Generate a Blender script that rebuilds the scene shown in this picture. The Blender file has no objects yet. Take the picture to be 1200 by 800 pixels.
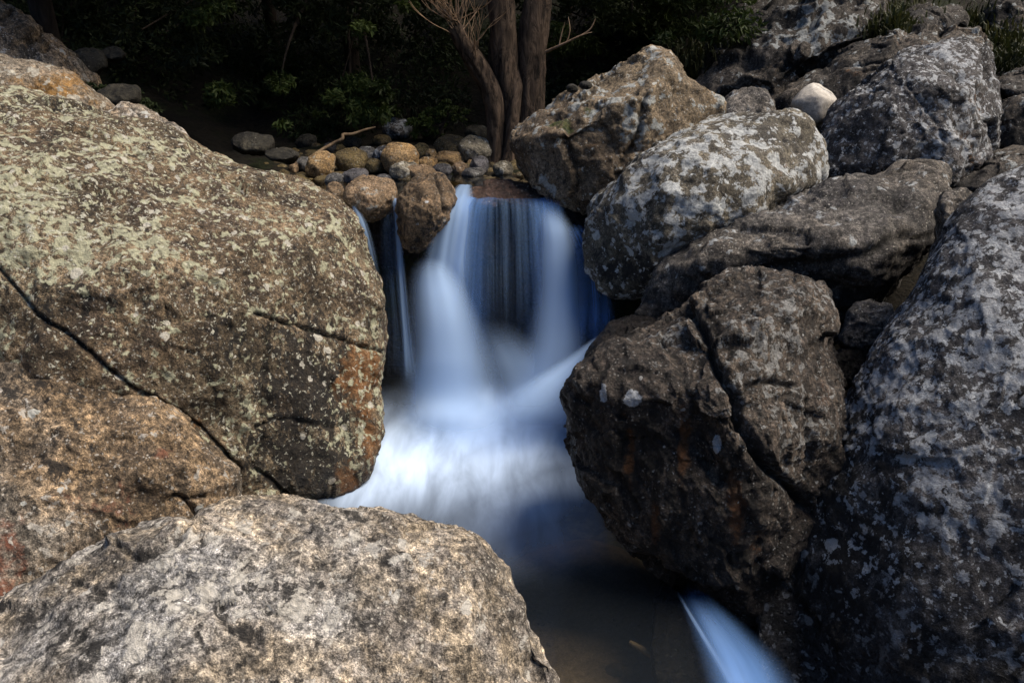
import bpy, bmesh, math, random
import numpy as np
from mathutils import Vector
random.seed(7); RNG = np.random.default_rng(7)
R = math.radians
scene = bpy.context.scene
col = scene.collection

# ------------------------------------------------------------------ camera, sky, sun, exposure
PITCH = R(22.0); CAMZ = 3.0; FPX = 1200 * 28 / 36.0
cam_d = bpy.data.cameras.new('camera'); cam = bpy.data.objects.new('camera', cam_d); col.objects.link(cam)
cam_d.lens = 28; cam_d.sensor_width = 36; cam_d.clip_start = 0.05; cam_d.clip_end = 500
cam.location = (0, 0, CAMZ); cam.rotation_euler = (R(90) - PITCH, 0, 0)
scene.camera = cam
cam_d.dof.use_dof = False

SUN_EL, SUN_AZ = R(55), R(92)      # azimuth measured from +Y (into the picture) clockwise towards +X (right)
world = bpy.data.worlds.new('World'); scene.world = world; world.use_nodes = True
wn = world.node_tree; bg = wn.nodes['Background']
sky = wn.nodes.new('ShaderNodeTexSky'); sky.sky_type = 'NISHITA'; sky.sun_disc = False
sky.sun_elevation = SUN_EL; sky.sun_rotation = SUN_AZ; sky.air_density = 1.0; sky.dust_density = 0.6; sky.ozone_density = 4.0
wn.links.new(sky.outputs[0], bg.inputs[0]); bg.inputs[1].default_value = 0.105
sd = bpy.data.lights.new('sun', 'SUN'); sun = bpy.data.objects.new('sun', sd); col.objects.link(sun)
sd.energy = 4.2; sd.angle = R(42); sd.color = (1.0, 0.875, 0.72)
sdir = Vector((math.sin(SUN_AZ) * math.cos(SUN_EL), math.cos(SUN_AZ) * math.cos(SUN_EL), math.sin(SUN_EL)))
sun.rotation_euler = (-sdir).to_track_quat('-Z', 'Y').to_euler(); sun.location = (20, -8, 20)
vs = scene.view_settings
vs.view_transform = 'Standard'; vs.look = 'None'; vs.gamma = 1; vs.use_curve_mapping = False
vs.exposure = 0.65
scene.cycles.max_bounces = 6; scene.cycles.transparent_max_bounces = 40
scene.cycles.diffuse_bounces = 3; scene.cycles.glossy_bounces = 2; scene.cycles.transmission_bounces = 2
scene.cycles.caustics_reflective = False; scene.cycles.caustics_refractive = False
scene.cycles.use_denoising = True

# ------------------------------------------------------------------ maths helpers
CAM = np.array([0, 0, CAMZ])
FWD = np.array([0, math.cos(PITCH), -math.sin(PITCH)]); UP = np.array([0, math.sin(PITCH), math.cos(PITCH)]); RT = np.array([1.0, 0, 0])
def ray(px, py):
    px = np.asarray(px, float); py = np.asarray(py, float)
    u = (px - 600) / FPX; v = (400 - py) / FPX
    return FWD + u[..., None] * RT + v[..., None] * UP
def at(px, py, Y):
    r = ray(px, py); return CAM + r * (np.asarray(Y, float) / r[..., 1])[..., None]
def at_z(px, py, z):
    r = ray(px, py); return CAM + r * ((np.asarray(z, float) - CAMZ) / r[..., 2])[..., None]
def topx(P):
    q = P - CAM; d = q @ FWD
    return 600 + FPX * (q @ RT) / d, 400 - FPX * (q @ UP) / d
def sstep(a, b, x):
    t = np.clip((x - a) / (b - a), 0, 1); return t * t * (3 - 2 * t)

GR = np.array([[1,1,0],[-1,1,0],[1,-1,0],[-1,-1,0],[1,0,1],[-1,0,1],[1,0,-1],[-1,0,-1],[0,1,1],[0,-1,1],[0,1,-1],[0,-1,-1],[1,1,0],[-1,1,0],[0,-1,1],[0,-1,-1]], float)
def _hash(x, y, z):
    h = (x * 374761393 + y * 668265263 + z * 2147483647 + 1013904223) & 0xFFFFFFFF
    h = ((h ^ (h >> 13)) * 1274126177) & 0xFFFFFFFF
    h = ((h ^ (h >> 15)) * 2246822519) & 0xFFFFFFFF
    return (h >> 16) & 15
def noise(P):
    i = np.floor(P).astype(np.int64); f = P - i
    w = f * f * f * (f * (f * 6 - 15) + 10)
    out = 0
    for dx in (0, 1):
        wx = w[:, 0] if dx else 1 - w[:, 0]
        for dy in (0, 1):
            wy = w[:, 1] if dy else 1 - w[:, 1]
            for dz in (0, 1):
                wz = w[:, 2] if dz else 1 - w[:, 2]
                g = GR[_hash(i[:, 0] + dx, i[:, 1] + dy, i[:, 2] + dz)]
                out = out + wx * wy * wz * (g[:, 0] * (f[:, 0] - dx) + g[:, 1] * (f[:, 1] - dy) + g[:, 2] * (f[:, 2] - dz))
    return out
def fbm(P, oct=4, gain=.5, ridge=False):
    a = 1.0; s = 0; t = 0
    for k in range(oct):
        n = noise(P * 2.03 ** k + 17.3 * k)
        if ridge: n = 1 - 2 * np.abs(n) * 1.6
        s = s + a * n; t += a; a *= gain
    return s / t

def mesh_obj(name, V, F, mat=None, parent=None, loc=None, smooth=True, attrs=None, uv=None):
    """V (n,3) world coords, F (m,3 or 4) ints; ONE mesh object whose origin is loc"""
    V = np.asarray(V, float); F = np.asarray(F, np.int32)
    if loc is None: loc = np.array([V[:, 0].mean(), V[:, 1].mean(), V[:, 2].min()])
    loc = np.asarray(loc, float)
    me = bpy.data.meshes.new(name)
    n = F.shape[1]
    me.vertices.add(len(V)); me.loops.add(F.size); me.polygons.add(len(F))
    me.vertices.foreach_set('co', (V - loc).astype(np.float32).ravel())
    me.loops.foreach_set('vertex_index', F.ravel())
    me.polygons.foreach_set('loop_start', np.arange(0, F.size, n, dtype=np.int32))
    me.polygons.foreach_set('loop_total', np.full(len(F), n, np.int32))
    me.update(calc_edges=True)
    me.polygons.foreach_set('use_smooth', np.full(len(F), smooth, bool))
    for k, a in (attrs or {}).items():
        at_ = me.attributes.new(k, 'FLOAT', 'POINT'); at_.data.foreach_set('value', np.asarray(a, np.float32))
    if uv is not None:
        l = me.uv_layers.new(name='UVMap'); l.data.foreach_set('uv', np.asarray(uv, np.float32)[F.ravel()].ravel())
    o = bpy.data.objects.new(name, me); col.objects.link(o)
    if mat: me.materials.append(mat)
    if parent is not None:
        o.parent = parent; o.location = Vector(loc) - parent.location
    else: o.location = loc
    return o
def tag(o, label=None, cat=None, group=None, kind=None):
    if label: o['label'] = label
    if cat: o['category'] = cat
    if group: o['group'] = group
    if kind: o['kind'] = kind
    return o
def empty(name, loc):
    o = bpy.data.objects.new(name, None); o.location = loc; o.empty_display_size = .1; col.objects.link(o); return o

# ------------------------------------------------------------------ node helpers
class NT:
    def __init__(s, name):
        s.m = bpy.data.materials.new(name); s.m.use_nodes = True; s.t = s.m.node_tree; s.t.nodes.clear()
        s.out = s.t.nodes.new('ShaderNodeOutputMaterial')
    def n(s, kind, **kw):
        nd = s.t.nodes.new('ShaderNode' + kind)
        for k, v in kw.items(): setattr(nd, k, v)
        return nd
    def lk(s, a, b): s.t.links.new(a, b)
    def put(s, sock, v):
        if hasattr(v, 'is_linked') or isinstance(v, bpy.types.NodeSocket): s.lk(v, sock)
        elif isinstance(v, (tuple, list)) and len(v) == 3 and sock.type == 'RGBA': sock.default_value = (*v, 1)
        else: sock.default_value = v
    def math(s, op, a, b=0.0, clamp=False):
        nd = s.n('Math', operation=op); nd.use_clamp = clamp; s.put(nd.inputs[0], a); s.put(nd.inputs[1], b); return nd.outputs[0]
    def mix(s, f, a, b, blend='MIX'):
        nd = s.n('Mix', data_type='RGBA', blend_type=blend); s.put(nd.inputs[0], f); s.put(nd.inputs[6], a); s.put(nd.inputs[7], b); return nd.outputs[2]
    def rng(s, v, a, b, c=0.0, d=1.0, smooth=True):
        nd = s.n('MapRange'); nd.interpolation_type = 'SMOOTHSTEP' if smooth else 'LINEAR'
        s.put(nd.inputs[0], v)
        for i, x in enumerate((a, b, c, d)): s.put(nd.inputs[1 + i], x)
        return nd.outputs[0]
    def noise(s, co, scale, detail=4, rough=.55, dist=0.0):
        nd = s.n('TexNoise'); s.put(nd.inputs['Vector'], co); nd.inputs['Scale'].default_value = scale; nd.inputs['Detail'].default_value = detail
        nd.inputs['Roughness'].default_value = rough; nd.inputs['Distortion'].default_value = dist; return nd.outputs[0]
    def vor(s, co, scale, feature='F1', rand=1.0):
        nd = s.n('TexVoronoi', feature=feature); s.put(nd.inputs['Vector'], co); nd.inputs['Scale'].default_value = scale
        nd.inputs['Randomness'].default_value = rand; return nd
    def vec(s, op, a, b):
        nd = s.n('VectorMath', operation=op); s.put(nd.inputs[0], a)
        if op == 'SCALE': s.put(nd.inputs[3], b)
        else: s.put(nd.inputs[1], b)
        return nd.outputs[0]
    def mapping(s, co, rot=(0, 0, 0), sc=(1, 1, 1)):
        nd = s.n('Mapping'); s.put(nd.inputs[0], co); nd.inputs[2].default_value = rot; nd.inputs[3].default_value = sc; return nd.outputs[0]
    def attr(s, name): nd = s.n('Attribute'); nd.attribute_name = name; return nd.outputs['Fac']
    def coords(s):
        tc = s.n('TexCoord'); oi = s.n('ObjectInfo')
        off = s.n('CombineXYZ')
        s.lk(s.math('MULTIPLY', oi.outputs['Random'], 37.0), off.inputs[0]); s.lk(s.math('MULTIPLY', oi.outputs['Random'], 91.0), off.inputs[1])
        return s.vec('ADD', tc.outputs['Object'], off.outputs[0])

def rock_mat(name, c1, c2, c3, lichen=(.4, .42, .36), lich_thr=.58, lich_scale=9, lich2=None, lich2_thr=.62, spots=.0, spot_scale=14, spot_col=(.55, .56, .52),
             black=.62, black_col=(.018, .017, .017), streak=0.0, streak_rot=(0, .5, .3), rust_col=(.21, .105, .04), rough=.82, contrast=1.0, bump=1.0, moss=0.0, scale=1.0, flecks=.22, fleck_col=(.42, .40, .36), bscale=10, spec=.35):
    t = NT(name); co0 = t.coords(); co = t.vec('SCALE', co0, scale)
    big = t.noise(co, 1.1, 4, .55); mid = t.noise(co, 6, 7, .66, .25); fine = t.noise(co, 34, 6, .72); grain = t.noise(co, 130, 3, .7)
    warp = t.n('TexNoise'); t.put(warp.inputs['Vector'], co); warp.inputs['Scale'].default_value = 14; warp.inputs['Detail'].default_value = 3
    wco = t.vec('ADD', co, t.vec('SCALE', t.vec('SUBTRACT', warp.outputs['Color'], (.5, .5, .5)), .05))
    base = t.mix(t.rng(mid, .40, .60), c1, c2)
    base = t.mix(t.rng(big, .42, .62), base, c3)
    stn = t.noise(t.mapping(wco, (0, 0, 0), (1, 1, .6)), 2.6, 7, .62, .3)
    sv = t.rng(stn, .34, .64, 1 - .5 * contrast, 1 + .28 * contrast, False); sc3 = t.n('CombineXYZ'); [t.lk(sv, sc3.inputs[i]) for i in range(3)]
    base = t.mix(1.0, base, sc3.outputs[0], 'MULTIPLY')
    # foliation: bands of mineral drawn out along one direction
    st = t.noise(t.mapping(wco, streak_rot, (26, 26, 3.2)), 1.0, 5, .65)
    if streak: base = t.mix(streak, base, t.mix(1.0, base, t.mix(t.rng(st, .36, .64), (.25, .25, .25), (1.9, 1.85, 1.75)), 'MULTIPLY'))
    lo, hi = 1 - .62 * contrast, 1.0 + .85 * contrast
    sh = t.rng(fine, .36, .66, lo, hi, False)
    cc = t.n('CombineXYZ'); [t.lk(sh, cc.inputs[i]) for i in range(3)]
    base = t.mix(1.0, base, cc.outputs[0], 'MULTIPLY')
    g2 = t.rng(grain, .36, .66, 1 - .42 * contrast, 1 + .65 * contrast, False); gc = t.n('CombineXYZ'); [t.lk(g2, gc.inputs[i]) for i in range(3)]
    base = t.mix(1.0, base, gc.outputs[0], 'MULTIPLY')
    # pale mineral flecks
    if flecks:
        fv = t.vor(wco, 55); fc = t.n('SeparateColor'); t.lk(fv.outputs['Color'], fc.inputs[0])
        fm = t.math('MULTIPLY', t.math('GREATER_THAN', fc.outputs[0], 1 - flecks), t.rng(fv.outputs['Distance'], .42, .22))
        fm = t.math('MULTIPLY', fm, t.rng(mid, .38, .6, .15, .9))
        base = t.mix(fm, base, fleck_col)
    # black crust; 'dark' marks add to it, on some boulders as painted shade
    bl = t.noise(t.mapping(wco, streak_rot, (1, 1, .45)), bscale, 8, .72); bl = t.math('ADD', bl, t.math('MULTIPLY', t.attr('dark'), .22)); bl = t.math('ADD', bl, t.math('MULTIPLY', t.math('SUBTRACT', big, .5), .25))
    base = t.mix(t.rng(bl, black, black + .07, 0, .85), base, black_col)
    # rust
    ru = t.math('ADD', t.math('MULTIPLY', t.attr('rust'), .75), t.math('MULTIPLY', t.math('SUBTRACT', t.noise(wco, 12, 6, .7), .5), 1.3))
    base = t.mix(t.rng(ru, .26, .60, 0, .78), base, t.mix(t.rng(fine, .4, .6), rust_col, tuple(x * 1.7 for x in rust_col)))
    gm = t.n('Gamma'); t.lk(base, gm.inputs[0]); gm.inputs[1].default_value = 1.16; base = gm.outputs[0]
    # lichen crust
    ln = t.noise(wco, lich_scale, 7, .62); ln = t.math('ADD', ln, t.math('MULTIPLY', t.math('SUBTRACT', big, .5), .30)); ln = t.math('ADD', ln, t.math('MULTIPLY', t.math('SUBTRACT', stn, .5), .40))
    ln = t.math('ADD', ln, t.math('MULTIPLY', t.attr('lichen'), .16)); ln = t.math('SUBTRACT', ln, t.math('MULTIPLY', t.attr('dark'), .12))
    lm = t.rng(ln, lich_thr, lich_thr + .045, 0, .88)
    lcol = t.mix(t.rng(fine, .35, .65), tuple(x * .62 for x in lichen), tuple(min(.8, x * 1.25) for x in lichen))
    base = t.mix(lm, base, lcol)
    if lich2:
        l2 = t.noise(wco, lich_scale * 1.9, 6, .6); l2 = t.math('ADD', l2, t.math('MULTIPLY', t.attr('lichen'), .12))
        l2m = t.rng(l2, lich2_thr, lich2_thr + .04, 0, .9)
        base = t.mix(l2m, base, t.mix(t.rng(grain, .35, .65), tuple(x * .7 for x in lich2), tuple(min(.8, x * 1.2) for x in lich2)))
    if spots:
        v = t.vor(wco, spot_scale); rc = t.n('SeparateColor'); t.lk(v.outputs['Color'], rc.inputs[0])
        rad = t.math('MULTIPLY', t.rng(rc.outputs[0], 1 - spots, 1.0, 0.0, .42, False), t.rng(stn, .38, .58, .25, 1.25))
        d = t.math('ADD', v.outputs['Distance'], t.math('MULTIPLY', t.math('SUBTRACT', fine, .5), .35))
        sm = t.math('MULTIPLY', t.math('GREATER_THAN', rc.outputs[0], 1 - spots), t.rng(t.math('SUBTRACT', rad, d), 0.0, .06, 0, .9))
        base = t.mix(sm, base, t.mix(t.rng(grain, .35, .65), tuple(x * .75 for x in spot_col), spot_col))
    sp = t.math('ADD', t.attr('spot'), t.math('MULTIPLY', t.math('SUBTRACT', fine, .5), .9))
    base = t.mix(t.rng(sp, .5, .62, 0, .9), base, t.mix(t.rng(grain, .35, .65), (.42, .45, .48), (.62, .65, .68)))
    ms = t.math('ADD', t.math('MULTIPLY', t.attr('moss'), .8), t.math('MULTIPLY', t.math('SUBTRACT', mid, .5), 1.6))
    if moss:
        geo = t.n('NewGeometry'); sx = t.n('SeparateXYZ'); t.lk(geo.outputs['Normal'], sx.inputs[0])
        ms = t.math('ADD', ms, t.math('MULTIPLY', t.rng(sx.outputs[2], .3, .9), moss))
    base = t.mix(t.rng(ms, .5, .7, 0, .9), base, t.mix(t.rng(fine, .4, .6), (.018, .026, .006), (.07, .085, .02)))
    base = t.mix(t.math('MULTIPLY', t.attr('crack'), .9, True), base, (.016, .015, .012))
    wt = t.attr('wet'); base = t.mix(t.math('MULTIPLY', wt, .72), base, t.mix(1.0, base, (.16, .15, .14), 'MULTIPLY'))
    h = t.math('ADD', t.math('MULTIPLY', mid, .9), t.math('MULTIPLY', fine, .55)); h = t.math('ADD', h, t.math('MULTIPLY', grain, .14))
    h = t.math('ADD', h, t.math('MULTIPLY', lm, .10))
    if streak: h = t.math('ADD', h, t.math('MULTIPLY', st, .35 * streak))
    b = t.n('Bump'); b.inputs['Strength'].default_value = 1.0; b.inputs['Distance'].default_value = .045 * bump; t.lk(h, b.inputs['Height'])
    p = t.n('BsdfPrincipled'); t.lk(base, p.inputs['Base Color']); t.lk(b.outputs[0], p.inputs['Normal'])
    p.inputs['Specular IOR Level'].default_value = spec
    t.lk(t.math('MULTIPLY', t.rng(fine, .3, .7, rough - .1, min(1, rough + .1), False), t.rng(wt, 0, 1, 1, .35, False)), p.inputs['Roughness'])
    t.lk(p.outputs[0], t.out.inputs[0]); return t.m

M = {}
M['olive'] = rock_mat('lichen_granite', (.20, .150, .098), (.095, .072, .052), (.205, .165, .112), lichen=(.43, .43, .30), lich_thr=.545, lich_scale=17, lich2=(.56, .55, .45), lich2_thr=.60, spots=.25, spot_scale=13, spot_col=(.66, .63, .54), black=.57, bump=1.3, flecks=.25, bscale=13, contrast=1.2)
M['tan'] = rock_mat('tan_granite', (.25, .187, .122), (.145, .112, .08), (.20, .18, .155), lichen=(.48, .45, .40), lich_thr=.585, lich_scale=14, black=.575, streak=.55, streak_rot=(.3, .9, .2), rust_col=(.19, .075, .045), spots=.08, flecks=.3, fleck_col=(.5, .47, .42), contrast=1.2)
M['pale'] = rock_mat('pale_gneiss', (.35, .30, .235), (.23, .21, .19), (.29, .285, .28), lichen=(.56, .53, .47), lich_thr=.565, lich_scale=9, black=.552, bscale=7, streak=.55, streak_rot=(.2, 1.15, .35), spots=.10, spot_scale=9, spot_col=(.64, .61, .55), flecks=.3, fleck_col=(.6, .57, .5), contrast=1.15)
M['dark'] = rock_mat('dark_wet_granite', (.072, .060, .052), (.042, .036, .033), (.085, .07, .058), lichen=(.26, .26, .25), lich_thr=.63, lich_scale=22, black=.58, streak=.8, streak_rot=(.4, .35, .6), rough=.55, spots=.16, spot_scale=30, spot_col=(.38, .38, .37), rust_col=(.14, .065, .025), bump=1.4, flecks=.3, fleck_col=(.33, .32, .30))
M['slate'] = rock_mat('slate_lichen_granite', (.10, .096, .098), (.058, .055, .058), (.12, .112, .108), lichen=(.40, .42, .44), lich_thr=.545, lich_scale=13, lich2=(.50, .52, .54), lich2_thr=.585, black=.585, bump=1.3, spots=.4, flecks=.3, fleck_col=(.34, .35, .37), spot_scale=12, spot_col=(.46, .48, .50))
M['slate2'] = rock_mat('grey_veined_granite', (.13, .122, .115), (.078, .074, .074), (.15, .135, .12), lichen=(.36, .38, .39), lich_thr=.61, lich_scale=9, black=.60, streak=.5, streak_rot=(.2, 1.2, .1), bump=1.2, spots=.1, spot_scale=10, spot_col=(.42, .43, .44))
M['white_lichen'] = rock_mat('white_lichen_granite', (.15, .135, .105), (.085, .078, .068), (.17, .15, .115), lichen=(.46, .48, .48), lich_thr=.53, lich_scale=8, lich2=(.5, .52, .52), lich2_thr=.585, black=.575, spots=.2, spot_scale=8, spot_col=(.52, .54, .54))
M['ledge'] = rock_mat('dark_ledge_rock', (.082, .075, .07), (.048, .044, .042), (.095, .082, .07), lichen=(.34, .36, .36), lich_thr=.60, lich_scale=9, black=.57, streak=.5, streak_rot=(.2, 1.2, .1), bump=1.3, moss=.10, flecks=.15)
M['mossy'] = rock_mat('mossy_brown_granite', (.17, .135, .098), (.12, .09, .06), (.22, .175, .12), lichen=(.36, .38, .37), lich_thr=.58, lich_scale=9, black=.60, moss=.12, spots=.1)
M['ochre'] = rock_mat('ochre_stone', (.28, .185, .085), (.17, .115, .06), (.31, .22, .12), lichen=(.4, .37, .3), lich_thr=.64, black=.62, scale=1.6, rough=.7)
M['brown'] = rock_mat('brown_stone', (.22, .155, .095), (.13, .095, .06), (.26, .19, .125), lichen=(.4, .38, .33), lich_thr=.62, black=.60, scale=1.6, rough=.65)
M['olive_stone'] = rock_mat('olive_stone', (.145, .11, .052), (.09, .07, .038), (.17, .13, .06), lichen=(.3, .28, .2), lich_thr=.66, black=.62, scale=1.6, rough=.65, moss=.05)
M['grey'] = rock_mat('grey_stone', (.11, .108, .106), (.07, .07, .074), (.14, .135, .13), lichen=(.42, .42, .4), lich_thr=.62, black=.62, scale=1.6, rough=.7)
M['slate_stone'] = rock_mat('slate_stone', (.085, .083, .09), (.06, .06, .068), (.11, .105, .11), lichen=(.3, .3, .3), lich_thr=.66, black=.63, scale=1.6, rough=.55)
M['granite_stone'] = rock_mat('pale_speckled_stone', (.20, .18, .135), (.13, .118, .09), (.22, .2, .16), lichen=(.48, .46, .4), lich_thr=.58, black=.60, scale=1.6)
M['white'] = rock_mat('white_smooth_stone', (.46, .43, .385), (.40, .37, .33), (.50, .475, .43), lichen=(.5, .48, .45), lich_thr=.62, black=.74, rough=.75, bump=.18, contrast=.3)
M['wet'] = rock_mat('black_wet_rock', (.028, .025, .024), (.018, .016, .017), (.034, .03, .028), lichen=(.07, .07, .075), lich_thr=.66, black=.6, rough=.32, streak=.4, streak_rot=(0, 0, 0), bump=1.4, flecks=.06, fleck_col=(.12, .12, .12), spec=.2)
M['shade'] = rock_mat('shade_toned_mossy_stone', (.05, .046, .036), (.032, .03, .025), (.06, .054, .04), lichen=(.09, .095, .08), lich_thr=.66, black=.56, moss=.25, flecks=.03, rust_col=(.1, .05, .02))  # colour lowered to paint in the canopy shade these stones lie under

# ------------------------------------------------------------------ rocks
_ICO = {}
def ico(level):
    if level not in _ICO:
        bm = bmesh.new(); bmesh.ops.create_icosphere(bm, subdivisions=level, radius=1.0)
        V = np.array([v.co[:] for v in bm.verts]); F = np.array([[v.index for v in f.verts] for f in bm.faces], np.int32); bm.free()
        _ICO[level] = (V / np.linalg.norm(V, axis=1, keepdims=True), F)
    return _ICO[level]
def vnormals(V, F):
    a = V[F[:, 1]] - V[F[:, 0]]; b = V[F[:, 2]] - V[F[:, 0]]; n = np.cross(a, b); N = np.zeros_like(V)
    for k in range(3):
        for j in range(3): N[:, k] += np.bincount(F[:, j], n[:, k], len(V))
    return N / (np.linalg.norm(N, axis=1, keepdims=True) + 1e-12)
def catmull(P, n=8, closed=True):
    P = np.asarray(P, float); out = []; m = len(P)
    for i in range(m if closed else m - 1):
        if closed: p0, p1, p2, p3 = P[i - 1], P[i], P[(i + 1) % m], P[(i + 2) % m]
        else: p0, p1, p2, p3 = P[max(i - 1, 0)], P[i], P[i + 1], P[min(i + 2, m - 1)]
        for t in np.arange(n) / n:
            out.append(.5 * (2 * p1 + (p2 - p0) * t + (2 * p0 - 5 * p1 + 4 * p2 - p3) * t * t + (3 * p1 - p0 - 3 * p2 + p3) * t ** 3))
    if not closed: out.append(P[-1])
    return np.array(out)
def polydist(px, py, poly):
    d = np.full(px.shape, 1e9)
    for (x0, y0), (x1, y1) in zip(poly[:-1], poly[1:]):
        dx, dy = x1 - x0, y1 - y0; t = np.clip(((px - x0) * dx + (py - y0) * dy) / (dx * dx + dy * dy + 1e-9), 0, 1)
        d = np.minimum(d, np.hypot(px - x0 - t * dx, py - y0 - t * dy))
    return d
def facets_of(P, seed):
    """fracture facets: every cell of a jittered lattice is a tilted plane of its own"""
    i = np.floor(P).astype(np.int64); best = np.full(len(P), 1e9); val = np.zeros(len(P))
    for dx in (-1, 0, 1):
        for dy in (-1, 0, 1):
            for dz in (-1, 0, 1):
                c = i + (dx, dy, dz)
                def h(k):
                    v = (c[:, 0] * 73856093 + c[:, 1] * 19349663 + c[:, 2] * 83492791 + k * 2654435761 + seed * 97) & 0xFFFFFFFF
                    v = ((v ^ (v >> 13)) * 1274126177) & 0xFFFFFFFF; return ((v ^ (v >> 16)) & 0xFFFF) / 65535.0
                s_ = c + np.stack([h(1), h(2), h(3)], 1); d = P - s_; q = (d * d).sum(1)
                m = q < best; best = np.where(m, q, best)
                r = np.stack([h(4), h(5), h(6)], 1) * 2 - 1
                val = np.where(m, (d * r).sum(1) + .35 * (h(7) - .5), val)
    return val
SEED = [0]
def rock(name, label, cat, outline, Y, planes, mat, eq=None, thick=.8, p=3.0, k=.07, lump=(.05, .9), rough=(.022, 4.0), fine=(.006, 16), strata=None,
         level=6, cracks=(), centre=None, group=None, marks=None, chip=.014, facet=(.05, .45), wet=False, parent=None, wob=1.0, kind=None):
    """a closed boulder: outline (px) gives its size at distance Y, planes [(px,py,h,(normal))] its facets; noise gives the worn surface"""
    SEED[0] += 1; sd_ = SEED[0] * 13.7
    V0, F = ico(level)
    ol = catmull(outline, 8)
    c = np.array(centre if centre else ol.mean(0), float)
    th = np.arctan2(-(ol[:, 1] - c[1]), ol[:, 0] - c[0]); r = np.hypot(ol[:, 0] - c[0], ol[:, 1] - c[1])
    o = np.argsort(th); th, r = th[o], r[o]
    u, v, w = V0.T
    sp = np.hypot(u, v); q = (sp ** p + np.abs(w) ** p) ** (1 / p)
    s = sp / q; ww = w / q
    a = np.arctan2(v, u); rad = np.interp(a, th, r, period=2 * math.pi) * s
    px = c[0] + rad * np.cos(a); py = c[1] - rad * np.sin(a)
    rc = ray(c[0], c[1]); P0 = CAM + rc * (Y / rc[1])
    ne = np.array(eq, float) if eq is not None else -rc; ne /= np.linalg.norm(ne)
    rr = ray(px, py)
    def hit(P, n):
        den = np.minimum(rr @ n, -.12); return ((P - CAM) @ n) / den
    dc = hit(P0, ne); dc = np.clip(dc, Y * .45, Y * 2.2)
    ds = []
    for (ax, ay, h, nn) in planes:
        nn = np.array(nn, float); nn /= np.linalg.norm(nn); ra = ray(ax, ay)
        d_eq = ((P0 - CAM) @ ne) / min(ra @ ne, -.12)
        ds.append(hit(CAM + ra * (d_eq - h), nn))
    ds = np.array(ds)
    mx = ds.max(0); df = mx + k * np.log(np.exp((ds - mx) / k).sum(0))
    front = np.clip(dc - df, .03, thick * 1.6)
    d = np.where(ww >= 0, dc - front * ww, dc - thick * ww)
    V = CAM + rr * d[:, None]
    N = vnormals(V, F)
    sz = 1.0
    disp = lump[0] * 2.0 * fbm(V * lump[1] + sd_, 3) + rough[0] * 2.0 * fbm(V * rough[1] + sd_ + 5, 4, .55)
    disp += chip * 2.2 * (fbm(V * rough[1] * .55 + sd_ + 21, 3, .55, True) - .35)
    if facet and level >= 6:
        q = V + .12 * np.stack([fbm(V * 2.1 + sd_ + 40 + 11 * j, 3) for j in range(3)], 1)
        disp += facet[0] * facet[1] * facets_of(q / facet[1], SEED[0]) + .4 * facet[0] * facet[1] * facets_of(q / facet[1] * 2.7, SEED[0] + 50)
    if fine[0] and level >= 6: disp += fine[0] * 2 * fbm(V * fine[1] + sd_ + 9, 3, .6)
    if strata:
        amp, ax, f = strata; ax = np.array(ax, float); ax /= np.linalg.norm(ax)
        tt = (V @ ax) * f + 1.2 * fbm(V * 1.3 + sd_, 3)
        disp += amp * (np.abs((tt % 1.0) - .5) * 2 - .5) * (.4 + 1.2 * np.clip(fbm(V * 1.7 + sd_ + 31, 2) + .4, 0, 1)) + amp * .8 * fbm(np.outer(tt * 3.1, np.ones(3)) + V * .8, 2)
    attrs = {}
    crack = np.zeros(len(V))
    fr = sstep(-.05, .12, ww)
    wob_ = (7 * fbm(V * 6 + sd_, 3) + 3 * fbm(V * 30 + sd_, 2)) * wob
    for ck in cracks:
        poly, wd, dep = ck[:3]
        pl = catmull(poly, 5, False)
        dd = polydist(px + wob_, py + wob_ * .8, pl)
        g = np.exp(-(dd / wd) ** 2) * fr
        disp -= dep * g; crack = np.maximum(crack, np.exp(-(dd / (wd * .55)) ** 2) * fr * (ck[3] if len(ck) > 3 else 1.0))
    if cracks: attrs['crack'] = crack
    for kx, L in (marks or {}).items():
        m_ = np.zeros(len(V))
        for (mx_, my_, rx, ry, amt) in L: m_ = np.maximum(m_, amt * np.exp(-(((px - mx_) / rx) ** 2 + ((py - my_) / ry) ** 2)) * fr)
        attrs[kx] = m_
    V = V + N * disp[:, None]
    if wet: attrs['wet'] = sstep(.34, .10, V[:, 2] + .22 * fbm(V * 2.5 + sd_, 4)) * sstep(6.9, 6.3, V[:, 1])
    ob = mesh_obj(name, V, F, mat, parent, attrs=attrs)
    if parent is None: tag(ob, label, cat, group, kind)
    return ob

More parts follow.
